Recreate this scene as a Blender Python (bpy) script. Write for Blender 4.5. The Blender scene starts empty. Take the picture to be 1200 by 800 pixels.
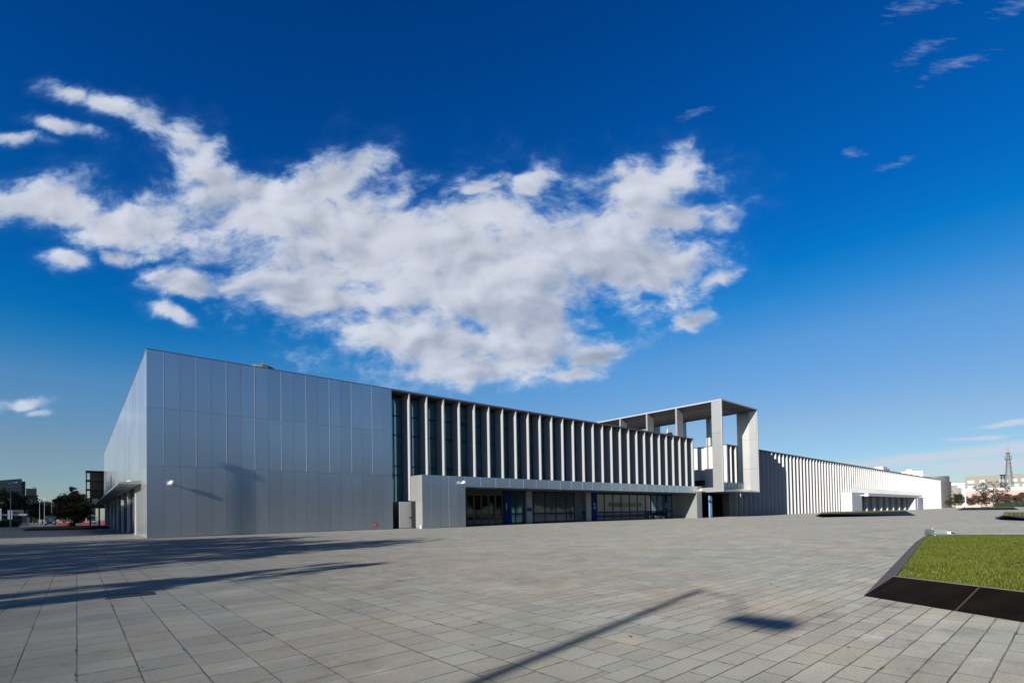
import bpy, bmesh, math, random
from mathutils import Vector, Matrix
random.seed(7)
R = math.radians
sc = bpy.context.scene
sc.render.engine = 'CYCLES'; sc.cycles.diffuse_bounces = 2; sc.cycles.max_bounces = 8
COL = sc.collection

# ------------------------------------------------------------------ camera
CAM = Vector((-3.7144, -43.3432, 1.3245))
YAW, PITCH, ROLL, FPX, PPY = 0.7171, 0.0202, -0.0171, 585.219, 589.058
_f = Vector((math.sin(YAW)*math.cos(PITCH), math.cos(YAW)*math.cos(PITCH), math.sin(PITCH)))
_r = Vector((math.cos(YAW), -math.sin(YAW), 0)); _u = _r.cross(_f)
AX_R = math.cos(ROLL)*_r + math.sin(ROLL)*_u
AX_U = -math.sin(ROLL)*_r + math.cos(ROLL)*_u
AX_F = _f
cd = bpy.data.cameras.new('camera'); cam = bpy.data.objects.new('camera', cd); COL.objects.link(cam)
cd.sensor_width = 36; cd.sensor_fit = 'HORIZONTAL'; cd.lens = FPX*36/1200
cd.shift_y = (PPY-400)/1200; cd.clip_start = 0.05; cd.clip_end = 20000
m3 = Matrix((AX_R, AX_U, -AX_F)).transposed()
cam.matrix_world = Matrix.Translation(CAM) @ m3.to_4x4()
sc.camera = cam

# ------------------------------------------------------------------ light
SUN_EL, SUN_AZ = R(19.7), R(10.9)          # travel direction: 10.9 deg off the long facade
L = Vector((math.cos(SUN_EL)*math.cos(SUN_AZ), math.cos(SUN_EL)*math.sin(SUN_AZ), -math.sin(SUN_EL)))
sl = bpy.data.lights.new('sun', 'SUN'); sun = bpy.data.objects.new('sun', sl); COL.objects.link(sun)
sl.energy = 5.0; sl.angle = R(0.5); sl.color = (1.0, 0.935, 0.85)
sun.rotation_euler = L.to_track_quat('-Z', 'Y').to_euler(); sun.location = (-60, -60, 60)
vs = sc.view_settings
vs.view_transform = 'Standard'; vs.look = 'None'; EXPOSURE = 0.8; vs.exposure = EXPOSURE; vs.gamma = 1.0; vs.use_curve_mapping = False

# ------------------------------------------------------------------ pixel helpers (photo pixels -> real points on real planes)
def ray(u, v):
    return AX_R*((u-600)/FPX) + AX_U*(-(v-PPY)/FPX) + AX_F
def on_y(u, v, y): d = ray(u, v); return CAM + d*((y-CAM.y)/d.y)
def on_x(u, v, x): d = ray(u, v); return CAM + d*((x-CAM.x)/d.x)
def on_z(u, v, z=0.0): d = ray(u, v); return CAM + d*((z-CAM.z)/d.z)
def far(u, depth, z=0.0):
    d = ray(u, 600); p = CAM + d*depth; p.z = z; return p
def far_z(u, v, depth): return (CAM + ray(u, v)*depth).z

# ------------------------------------------------------------------ world: sky with clouds
W = bpy.data.worlds.new('World'); sc.world = W; W.use_nodes = True
nt = W.node_tree; nt.nodes.clear()
class G:
    def __init__(s, tree): s.t = tree
    def n(s, typ, **kw):
        x = s.t.nodes.new(typ)
        for k, v in kw.items(): setattr(x, k, v)
        return x
    def link(s, a, b): s.t.links.new(a, b)
    def put(s, sock, v):
        if isinstance(v, bpy.types.NodeSocket): s.link(v, sock)
        elif v is not None: sock.default_value = v
    def m(s, op, a, b=None, c=None, clamp=False):
        x = s.n('ShaderNodeMath', operation=op); x.use_clamp = clamp
        s.put(x.inputs[0], a)
        if b is not None: s.put(x.inputs[1], b)
        if c is not None: s.put(x.inputs[2], c)
        return x.outputs[0]
    def v(s, op, a, b=None):
        x = s.n('ShaderNodeVectorMath', operation=op); s.put(x.inputs[0], a)
        if b is not None: s.put(x.inputs[3 if op == 'SCALE' else 1], b)
        return x.outputs['Value'] if op in ('DOT_PRODUCT', 'LENGTH') else x.outputs[0]
    def xyz(s, x, y, z=0.0):
        c = s.n('ShaderNodeCombineXYZ'); s.put(c.inputs[0], x); s.put(c.inputs[1], y); s.put(c.inputs[2], z); return c.outputs[0]
    def sep(s, a):
        c = s.n('ShaderNodeSeparateXYZ'); s.link(a, c.inputs[0]); return c.outputs
    def mix(s, f, a, b, blend='MIX'):
        x = s.n('ShaderNodeMix', data_type='RGBA', blend_type=blend)
        s.put(x.inputs[0], f); s.put(x.inputs[6], a); s.put(x.inputs[7], b); return x.outputs[2]
    def ramp(s, f, pts, interp='LINEAR'):
        x = s.n('ShaderNodeValToRGB'); cr = x.color_ramp; cr.interpolation = interp
        while len(cr.elements) < len(pts): cr.elements.new(0.5)
        for e, (p, c) in zip(cr.elements, pts):
            e.position = p; e.color = c if len(c) == 4 else (*c, 1)
        s.put(x.inputs[0], f); return x.outputs[0]
    def smooth(s, f, a, b, lo=0.0, hi=1.0):
        x = s.n('ShaderNodeMapRange', interpolation_type='SMOOTHSTEP')
        s.put(x.inputs[0], f); x.inputs[1].default_value = a; x.inputs[2].default_value = b
        x.inputs[3].default_value = lo; x.inputs[4].default_value = hi; return x.outputs[0]
    def noise(s, vec, scale, detail=4, rough=0.5, dist=0.0, col=False):
        x = s.n('ShaderNodeTexNoise'); s.put(x.inputs['Vector'], vec)
        x.inputs['Scale'].default_value = scale; x.inputs['Detail'].default_value = detail
        x.inputs['Roughness'].default_value = rough; x.inputs['Distortion'].default_value = dist
        return x.outputs['Color' if col else 'Fac']
SKY_STRENGTH = 0.1/2**EXPOSURE
CK = 10.0     # cloud colours are given as they come out after exposure
g = G(nt)
tc = g.n('ShaderNodeTexCoord'); D = tc.outputs['Generated']
sky = g.n('ShaderNodeTexSky', sky_type='NISHITA')
sky.sun_disc = False; sky.sun_elevation = SUN_EL
sky.sun_rotation = math.atan2(-L.x, -L.y)   # azimuth of the sun measured from +Y towards +X
sky.altitude = 50; sky.air_density = 1.0; sky.dust_density = 0.35; sky.ozone_density = 3.5
skyc = sky.outputs[0]
# polarised, saturated sky: deepen with elevation, keep it paler near the horizon
el = g.sep(D)[2]
anti = g.v('DOT_PRODUCT', D, (math.cos(SUN_AZ), math.sin(SUN_AZ), 0.0))
elp = g.m('MULTIPLY', el, g.m('ADD', 1.0, g.m('MULTIPLY', g.m('SUBTRACT', 1.0, g.m('MULTIPLY', anti, anti)), 0.42)))   # the sky is deepest at right angles to the sun
tint = g.ramp(elp, [(0.0, (0.86, 0.90, 1.0)), (0.098, (0.72, 0.84, 0.98)), (0.146, (0.80, 0.84, 0.93)), (0.298, (0.54, 0.95, 1.2)), (0.373, (0.15, 0.86, 1.28)), (0.43, (0.02, 0.76, 1.30)), (0.51, (0.010, 0.66, 1.32)), (0.77, (0.005, 0.52, 1.22)), (1.0, (0.003, 0.41, 1.02))])
tint = g.mix(g.smooth(el, 0.78, 0.94), tint, (0.55, 0.76, 1.05, 1))
skyc = g.mix(1.0, skyc, tint, 'MULTIPLY')
# cloud field on the sky, in the tangent plane of a fixed world heading
HF = Vector((math.sin(YAW), math.cos(YAW), 0)); HR = Vector((math.cos(YAW), -math.sin(YAW), 0))
a_ = g.v('DOT_PRODUCT', D, tuple(HR)); b_ = g.v('DOT_PRODUCT', D, tuple(HF))
bs = g.m('MAXIMUM', b_, 0.05)
PX = g.m('DIVIDE', a_, bs); PZ = g.m('DIVIDE', el, bs)
P0 = g.xyz(PX, PZ)
warp = g.v('SCALE', g.v('SUBTRACT', g.noise(P0, 4.0, 4, 0.5, col=True), (0.5, 0.5, 0.5)), 0.11)
warp2 = g.v('SCALE', g.v('SUBTRACT', g.noise(P0, 20.0, 3, 0.5, col=True), (0.5, 0.5, 0.5)), 0.016)
P = g.v('ADD', g.v('ADD', P0, warp), warp2)
def dirp(u, v):
    d = ray(u, v); b = d.dot(HF); return d.dot(HR)/b, d.z/b
ELL = [  # photo px: cx, cy, rx, ry, rotation (deg, + = rising to the right)
 (560, 325, 190, 92, -4), (420, 295, 150, 88, 8), (300, 250, 130, 52, -4), (60, 236, 85, 34, -6), (155, 258, 100, 32, 0),
 (700, 275, 115, 58, 12), (752, 215, 60, 44, 20), (795, 248, 66, 22, 2), (745, 312, 105, 42, 8), (615, 390, 100, 52, 22),
 (505, 398, 150, 50, -10), (350, 348, 110, 36, -14), (225, 330, 52, 22, -10), (560, 255, 80, 30, 6), (390, 215, 60, 30, 20),
 (76, 301, 32, 12, -4), (700, 420, 42, 20, 12), (680, 440, 34, 11, 0), (555, 436, 110, 26, 4), (300, 215, 60, 22, -10)]
ARM = [(84, 112, 44, 14, -28), (128, 130, 60, 18, -24), (180, 150, 56, 22, -18), (222, 165, 46, 32, -25), (252, 200, 50, 34, -35), (24, 156, 44, 11, -8), (75, 150, 50, 10, -20),
 (430, 192, 62, 26, 38), (625, 212, 52, 22, 40), (790, 190, 46, 34, 45), (845, 250, 40, 20, 15), (140, 294, 32, 12, 0), (815, 374, 48, 16, 14), (205, 370, 46, 14, -25), (560, 225, 50, 18, 30), (840, 320, 40, 16, 20), (28, 468, 52, 10, 2), (48, 479, 26, 6, 0)]
THIN = [(1082, 68, 34, 9, 22), (1118, 84, 38, 8, 24), (998, 180, 16, 6, 20), (1048, 190, 24, 6, 22), (1195, 5, 28, 10, 20),
 (820, 130, 16, 6, 10), (1080, 10, 40, 10, 8)]
BAND = [(1075, 537, 110, 6, 5), (1180, 527, 80, 7, 4), (1180, 497, 34, 3, 6), (1150, 513, 32, 2.5, 2), (1180, 543, 110, 7, 3)]
def field(lst, vec, soft):
    acc = None
    for (u, v, rx, ry, ro) in lst:
        cx, cz = dirp(u, v)
        mp = g.n('ShaderNodeMapping', vector_type='TEXTURE')
        mp.inputs['Location'].default_value = (cx, cz, 0); mp.inputs['Rotation'].default_value = (0, 0, R(ro))
        mp.inputs['Scale'].default_value = (rx/FPX, ry/FPX, 1); g.link(vec, mp.inputs['Vector'])
        ln = g.v('LENGTH', mp.outputs[0])
        acc = ln if acc is None else g.m('SMOOTH_MIN', acc, ln, soft)
    return g.m('SUBTRACT', 1.0, acc)
M1 = g.m('MAXIMUM', field(ELL, P, 0.35), g.m('SUBTRACT', field(ARM, P, 0.25), 0.24))
rm = g.n('ShaderNodeMapping'); rm.inputs['Rotation'].default_value = (0, 0, R(-20)); rm.inputs['Scale'].default_value = (1, 1.55, 1); g.link(P, rm.inputs[0]); stretch = rm.outputs[0]
f1 = g.noise(stretch, 6.5, 12, 0.60)
f2 = g.noise(g.v('ADD', stretch, (3.1, 1.7, 0)), 20.0, 9, 0.62)
fs = g.noise(stretch, 6.5, 4, 0.45)
off = g.noise(g.v('ADD', stretch, (-0.018, 0.034, 0)), 6.5, 4, 0.45)
dens = g.m('ADD', M1, g.m('ADD', g.m('MULTIPLY', g.m('SUBTRACT', f1, 0.5), 2.6), g.m('ADD', g.m('MULTIPLY', g.m('SUBTRACT', f2, 0.5), 1.15), 0.10)))
alpha = g.m('ADD', g.m('MULTIPLY', g.smooth(dens, -0.22, 0.60), 0.80), g.m('MULTIPLY', g.smooth(dens, -0.75, 1.0), 0.16))
# thin wisps and the bank near the horizon
Mt = field(THIN, P, 0.2)
st2 = g.n('ShaderNodeMapping'); st2.inputs['Rotation'].default_value = (0, 0, R(-24)); st2.inputs['Scale'].default_value = (1, 4.0, 1); g.link(P0, st2.inputs[0])
fw = g.noise(st2.outputs[0], 24, 8, 0.66)
al2 = g.smooth(g.m('ADD', Mt, g.m('MULTIPLY', g.m('SUBTRACT', fw, 0.5), 4.2)), -0.3, 2.0, 0.0, 0.48)
Mb = field(BAND, g.v('ADD', P0, g.v('MULTIPLY', warp, (1.0, 0.10, 0.0))), 0.3)
st3 = g.v('MULTIPLY', P0, (1.0, 5.0, 1.0))
fb = g.noise(st3, 9, 7, 0.6)
al3 = g.smooth(g.m('ADD', Mb, g.m('MULTIPLY', g.m('SUBTRACT', fb, 0.5), 2.2)), -0.7, 0.7, 0.0, 0.85)
front = g.smooth(b_, 0.08, 0.2)
# cloud colour: thin = bluish, body = near white, thick bases = grey
lit = g.m('MULTIPLY', g.m('SUBTRACT', fs, off), 5.0)
body = g.noise(g.v('ADD', g.v('MULTIPLY', P0, (1.0, 1.7, 1.0)), (7.3, 2.2, 0)), 2.6, 4, 0.45)
thick = g.smooth(g.m('ADD', g.m('ADD', g.m('MULTIPLY', g.m('MINIMUM', dens, 1.0), 0.40), g.m('MULTIPLY', g.m('SUBTRACT', body, 0.5), 1.9)), g.m('MULTIPLY', lit, -0.60)), 0.0, 1.15)
lowz = g.smooth(PZ, 0.75, 0.28)
thick = g.m('MULTIPLY', thick, g.m('ADD', 0.50, g.m('MULTIPLY', lowz, 0.60)), clamp=True)
cl = g.mix(thick, (0.60, 0.635, 0.72, 1), (0.33, 0.395, 0.53, 1))
cl = g.v('SCALE', cl, g.m('ADD', 1.0, g.m('MULTIPLY', lit, 0.16)))
cl = g.mix(g.smooth(dens, -0.25, 0.70), (0.20, 0.42, 0.76, 1), cl)
cl = g.v('SCALE', cl, CK)
out = g.mix(g.m('MULTIPLY', alpha, front), skyc, cl)
out = g.mix(g.m('MULTIPLY', al2, front), out, tuple(c*CK for c in (0.30, 0.43, 0.66)) + (1,))
out = g.mix(g.m('MULTIPLY', al3, front), out, tuple(c*CK for c in (0.58, 0.65, 0.76)) + (1,))
bg = g.n('ShaderNodeBackground'); bg.inputs['Strength'].default_value = SKY_STRENGTH; g.link(out, bg.inputs[0])
wo = g.n('ShaderNodeOutputWorld'); g.link(bg.outputs[0], wo.inputs[0])

# ------------------------------------------------------------------ materials
MATS = {}
def mat(name, base=(0.5, 0.5, 0.5), rough=0.6, metal=0.0, spec=0.5, var=0.08, nscale=1.5, island=0.0, bump=0.0, bscale=40, stretch=None, rvar=0.0, trans=0.0, ior=None, coat=0.0):
    m = bpy.data.materials.new(name); m.use_nodes = True; t = m.node_tree; t.nodes.clear(); q = G(t)
    bs = q.n('ShaderNodeBsdfPrincipled'); o = q.n('ShaderNodeOutputMaterial')
    ge = q.n('ShaderNodeNewGeometry'); pos = ge.outputs['Position']
    vec = q.v('MULTIPLY', pos, stretch) if stretch else pos
    n1 = q.noise(vec, nscale, 6, 0.6)
    k = q.m('ADD', 1.0, q.m('MULTIPLY', q.m('SUBTRACT', n1, 0.5), 2.2*var))
    if island:
        k = q.m('MULTIPLY', k, q.m('ADD', 1.0-island*0.5, q.m('MULTIPLY', ge.outputs['Random Per Island'], island)))
    q.link(q.v('SCALE', tuple(base), k), bs.inputs['Base Color'])
    bs.inputs['Metallic'].default_value = metal
    if rvar: q.link(q.m('ADD', rough-rvar, q.m('MULTIPLY', q.noise(vec, nscale*1.7, 5, 0.6), 2*rvar)), bs.inputs['Roughness'])
    else: bs.inputs['Roughness'].default_value = rough
    bs.inputs['Specular IOR Level'].default_value = spec
    if ior: bs.inputs['IOR'].default_value = ior
    if coat: bs.inputs['Coat Weight'].default_value = coat; bs.inputs['Coat Roughness'].default_value = 0.03
    if bump:
        b = q.n('ShaderNodeBump'); b.inputs['Strength'].default_value = bump; b.inputs['Distance'].default_value = 0.02
        q.link(q.noise(vec, bscale, 5, 0.6), b.inputs['Height']); q.link(b.outputs[0], bs.inputs['Normal'])
    sh = bs.outputs[0]
    if trans:
        tr = q.n('ShaderNodeBsdfTranslucent'); q.link(q.v('SCALE', tuple(base), q.m('MULTIPLY', k, 1.3)), tr.inputs[0])
        mx = q.n('ShaderNodeMixShader'); mx.inputs[0].default_value = trans; q.link(sh, mx.inputs[1]); q.link(tr.outputs[0], mx.inputs[2]); sh = mx.outputs[0]
    q.link(sh, o.inputs[0]); MATS[name] = m; return m
PANEL = mat('brushed_panel', (0.50, 0.54, 0.58), 0.24, 0.87, var=0.07, nscale=0.9, island=0.10, stretch=(1, 1, 0.25), rvar=0.06)
SIDEPANEL = mat('side_panel', (0.60, 0.62, 0.64), 0.20, 0.74, var=0.10, nscale=1.6, island=0.22, stretch=(1, 1, 0.08), rvar=0.06)
SEAM = mat('panel_backing', (0.09, 0.095, 0.10), 0.8)
TRIM = mat('light_trim', (0.42, 0.42, 0.41), 0.4, 0.3)
FIN = mat('fin_metal', (0.285, 0.293, 0.297), 0.5, 0.0, var=0.04, nscale=0.8, stretch=(1, 1, 0.2))
WHITE = mat('white_cladding', (0.40, 0.405, 0.41), 0.5, 0.0, var=0.03, nscale=0.5, stretch=(1, 1, 0.2))
FRAME = mat('portal_cladding', (0.30, 0.305, 0.295), 0.38, 0.50, var=0.06, nscale=0.7, island=0.08)
SOFFIT = mat('soffit_boards', (0.16, 0.155, 0.15), 0.6, 0.1, var=0.12, nscale=1.2, stretch=(0.25, 3, 1), island=0.1)
ROOF = mat('roof_membrane', (0.07, 0.07, 0.075), 0.8, var=0.12)
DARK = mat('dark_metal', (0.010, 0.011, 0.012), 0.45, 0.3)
ANTH = mat('anthracite_wall', (0.075, 0.08, 0.088), 0.55, 0.2)
GLASS = mat('tinted_glass', (0.10, 0.235, 0.28), 0.03, 0.62, spec=0.9, var=0.45, nscale=0.35, coat=0.3)
GLASSB = mat('shop_glass', (0.085, 0.108, 0.114), 0.03, 0.0, spec=0.5, var=0.45, nscale=0.6, ior=1.5, coat=0.4)
DOORG = mat('dark_door_glass', (0.006, 0.008, 0.010), 0.03, spec=0.6, ior=1.55)
GLASSL = mat('side_glass', (0.12, 0.15, 0.18), 0.05, 0.2, spec=0.9, var=0.6, nscale=0.35, ior=1.8, stretch=(1, 1, 0.06))
GREYWALL = mat('grey_wall', (0.13, 0.13, 0.133), 0.6, 0.1)
BLUE = mat('blue_panel', (0.004, 0.022, 0.15), 0.6, spec=0.15)
BLUEL = mat('light_blue_banner', (0.10, 0.22, 0.40), 0.5, var=0.10)
WPAINT = mat('white_paint', (0.55, 0.55, 0.545), 0.4)
BLACK = mat('black_letter', (0.01, 0.012, 0.015), 0.5)
RED = mat('red_paint', (0.45, 0.02, 0.03), 0.45)
ORANGE = mat('orange_plastic', (0.40, 0.05, 0.02), 0.5)
CONC = mat('light_concrete', (0.33, 0.32, 0.30), 0.8, var=0.12, nscale=2.0, bump=0.2)
STEELD = mat('planter_steel', (0.0065, 0.005, 0.0043), 0.55, 0.0, var=1.0, nscale=5.0, stretch=(1.0, 0.35, 0.35), spec=0.06, rvar=0.1)
STEELE = mat('planter_edge_steel', (0.13, 0.110, 0.098), 0.7, 0.0, spec=0.2, var=0.2, nscale=3)
SOIL = mat('planter_soil', (0.045, 0.045, 0.015), 0.95, var=0.5, nscale=9)
TOWER = mat('tower_steel', (0.085, 0.095, 0.095), 0.6)
GALV = mat('galvanised_pole', (0.24, 0.25, 0.26), 0.45, 0.6)
GREENB = mat('grey_green_enamel', (0.17, 0.22, 0.20), 0.45, var=0.06)
BARK = mat('bark', (0.075, 0.058, 0.045), 0.9, var=0.3, nscale=8, bump=0.5, bscale=30)
LEAF = mat('leaf_dark', (0.030, 0.040, 0.015), 0.6, var=0.3, nscale=0.6, island=1.0, trans=0.3)
LEAFO = mat('leaf_olive', (0.052, 0.048, 0.016), 0.6, var=0.3, nscale=0.7, island=1.0, trans=0.3)
LEAFB = mat('leaf_brown', (0.080, 0.050, 0.034), 0.7, var=0.3, nscale=0.7, island=0.9, trans=0.2)
HEDGE = mat('hedge_leaf', (0.022, 0.048, 0.018), 0.6, var=0.3, nscale=0.7, island=0.9, trans=0.3)
GRASS = mat('grass_blade', (0.090, 0.114, 0.004), 0.55, var=0.45, nscale=1.6, island=0.9, trans=0.35)
GRASSF = mat('far_turf', (0.055, 0.062, 0.012), 0.9, var=0.4, nscale=1.2, bump=0.5, bscale=20)
TAN = mat('tan_facade', (0.20, 0.185, 0.165), 0.8, var=0.05, nscale=0.05)
PINK = mat('pink_facade', (0.40, 0.29, 0.25), 0.8, var=0.05, nscale=0.1)
TAUPE = mat('taupe_facade', (0.20, 0.185, 0.165), 0.8, var=0.05, nscale=0.1)
SILVER = mat('silver_cladding', (0.12, 0.12, 0.12), 0.5, 0.4, var=0.1, nscale=0.15)
SLATE = mat('slate_cladding', (0.12, 0.13, 0.135), 0.6, 0.3)
WINPALE = mat('pale_window', (0.30, 0.42, 0.42), 0.15, 0.0, spec=0.8)
TEALGLASS = mat('teal_curtain_wall', (0.006, 0.022, 0.034), 0.08, 0.0, spec=0.8, var=0.4, nscale=0.08, stretch=(1, 1, 3))
OFFDARK = mat('dark_office_facade', (0.016, 0.020, 0.028), 0.4, var=0.2)
CREAM = mat('cream_bus_paint', (0.36, 0.35, 0.32), 0.35)
RUBBER = mat('rubber', (0.015, 0.015, 0.015), 0.8)
LAMPG = mat('lamp_lens', (0.75, 0.76, 0.74), 0.2, spec=0.7)
SKIN = mat('skin', (0.50, 0.32, 0.24), 0.5)
COAT = mat('black_coat', (0.012, 0.012, 0.014), 0.8)
TROU = mat('dark_trousers', (0.018, 0.019, 0.026), 0.8)
SHOE = mat('pale_shoe', (0.45, 0.43, 0.40), 0.6)
HAIR = mat('black_hair', (0.010, 0.008, 0.007), 0.5)
POT = mat('white_pot', (0.60, 0.60, 0.58), 0.5)

# ------------------------------------------------------------------ mesh helpers
class MB:
    def __init__(s): s.v = []; s.f = []; s.mi = []; s.cur = 0
    def add(s, vs, fs):
        o = len(s.v); s.v += [tuple(p) for p in vs]
        for f in fs: s.f.append([i+o for i in f]); s.mi.append(s.cur)
        return s
    def box(s, x0, x1, y0, y1, z0, z1):
        return s.add([(x0,y0,z0),(x1,y0,z0),(x1,y1,z0),(x0,y1,z0),(x0,y0,z1),(x1,y0,z1),(x1,y1,z1),(x0,y1,z1)],
                     [(0,3,2,1),(4,5,6,7),(0,1,5,4),(1,2,6,5),(2,3,7,6),(3,0,4,7)])
    def prism(s, pts, axis, a, b):      # polygon extruded along an axis; pts are the other two coordinates
        def mk(p, t): return (t, p[0], p[1]) if axis == 'x' else (p[0], t, p[1]) if axis == 'y' else (p[0], p[1], t)
        n = len(pts)
        return s.add([mk(p, a) for p in pts]+[mk(p, b) for p in pts],
                     [tuple(range(n-1, -1, -1)), tuple(range(n, 2*n))]+[(i, (i+1) % n, n+(i+1) % n, n+i) for i in range(n)])
    def tube(s, p0, p1, r0, r1=None, n=8, cap=True):
        r1 = r0 if r1 is None else r1; p0 = Vector(p0); p1 = Vector(p1); d = (p1-p0).normalized()
        a = d.orthogonal().normalized(); b = d.cross(a)
        vs = []
        for p, r in ((p0, r0), (p1, r1)):
            for i in range(n):
                t = 2*math.pi*i/n; vs.append(p + (a*math.cos(t)+b*math.sin(t))*r)
        fs = [(i, (i+1) % n, n+(i+1) % n, n+i) for i in range(n)]
        if cap: fs += [tuple(range(n-1, -1, -1)), tuple(range(n, 2*n))]
        return s.add(vs, fs)
    def lathe(s, prof, n=16, c=(0, 0, 0)):
        vs = []; k = len(prof)
        for i in range(n):
            t = 2*math.pi*i/n
            for r, z in prof: vs.append((c[0]+r*math.cos(t), c[1]+r*math.sin(t), c[2]+z))
        fs = []
        for i in range(n):
            j = (i+1) % n
            for q in range(k-1): fs.append((i*k+q, j*k+q, j*k+q+1, i*k+q+1))
        return s.add(vs, fs)
    def bar(s, p0, p1, w, h=None):      # rectangular bar between two points
        h = h or w; p0 = Vector(p0); p1 = Vector(p1); d = (p1-p0).normalized()
        up = Vector((0, 0, 1)) if abs(d.z) < 0.95 else Vector((1, 0, 0))
        a = d.cross(up).normalized(); b = a.cross(d)
        vs = [p + a*(sx*w/2) + b*(sy*h/2) for p in (p0, p1) for sx, sy in ((-1,-1),(1,-1),(1,1),(-1,1))]
        return s.add(vs, [(0,1,2,3),(7,6,5,4),(0,4,5,1),(1,5,6,2),(2,6,7,3),(3,7,4,0)])
    def build(s, name, mats, parent=None, local=False, smooth=False, bevel=0.0):
        me = bpy.data.meshes.new(name)
        off_ = Vector((0, 0, 0))
        if parent is not None and not local:
            p = parent
            while p is not None: off_ += p.location; p = p.parent
        me.from_pydata([tuple(Vector(p)-off_) for p in s.v], [], s.f)
        for m_ in (mats if isinstance(mats, (list, tuple)) else [mats]): me.materials.append(m_)
        me.polygons.foreach_set('material_index', s.mi)
        bm = bmesh.new(); bm.from_mesh(me); bmesh.ops.recalc_face_normals(bm, faces=bm.faces); bm.to_mesh(me); bm.free()
        if smooth: me.polygons.foreach_set('use_smooth', [True]*len(me.polygons))
        me.update()
        o = bpy.data.objects.new(name, me); COL.objects.link(o)
        if parent is not None: o.parent = parent
        if bevel:
            b = o.modifiers.new('bevel', 'BEVEL'); b.width = bevel; b.segments = 2; b.limit_method = 'ANGLE'
        return o
def tag(o, label=None, cat=None, group=None, kind=None):
    if label: o['label'] = label
    if cat: o['category'] = cat
    if group: o['group'] = group
    if kind: o['kind'] = kind
    return o
def thing(name, label, cat, loc=(0, 0, 0), rz=0.0, group=None):
    o = bpy.data.objects.new(name, None); COL.objects.link(o); o.empty_display_size = 0.3
    o.location = loc; o.rotation_euler = (0, 0, rz); return tag(o, label, cat, group)
def dup(o, parent=None):
    c = o.copy(); COL.objects.link(c)
    if parent is not None: c.parent = parent
    for ch in o.children: dup(ch, c)
    return c
def part(mb, name, m, parent, **kw): return mb.build(name, m, parent, **kw)
def text_obj(name, body, size, m, parent, matrix, depth=0.004, xscale=1.0):
    cu = bpy.data.curves.new(name, 'FONT'); cu.body = body; cu.size = size; cu.extrude = depth; cu.align_x = 'LEFT'
    t = bpy.data.objects.new(name, cu); COL.objects.link(t)
    dg = bpy.context.evaluated_depsgraph_get(); dg.update()
    me = bpy.data.meshes.new_from_object(t.evaluated_get(dg)); bpy.data.objects.remove(t)
    me.materials.clear(); me.materials.append(m)
    xs = [v.co.x for v in me.vertices]; 
    if not xs: return None
    x0 = min(xs); w = max(xs)-x0
    for v in me.vertices: v.co.x = (v.co.x-x0)*xscale
    me.transform(matrix)
    if parent is not None:
        off_ = Vector((0, 0, 0)); p = parent
        while p is not None: off_ += p.location; p = p.parent
        me.transform(Matrix.Translation(-off_))
    o = bpy.data.objects.new(name, me); COL.objects.link(o); o.parent = parent
    return o
FACE_Y = Matrix(((1,0,0,0),(0,0,-1,0),(0,1,0,0),(0,0,0,1)))   # text lying in xy -> standing, facing -y

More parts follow.
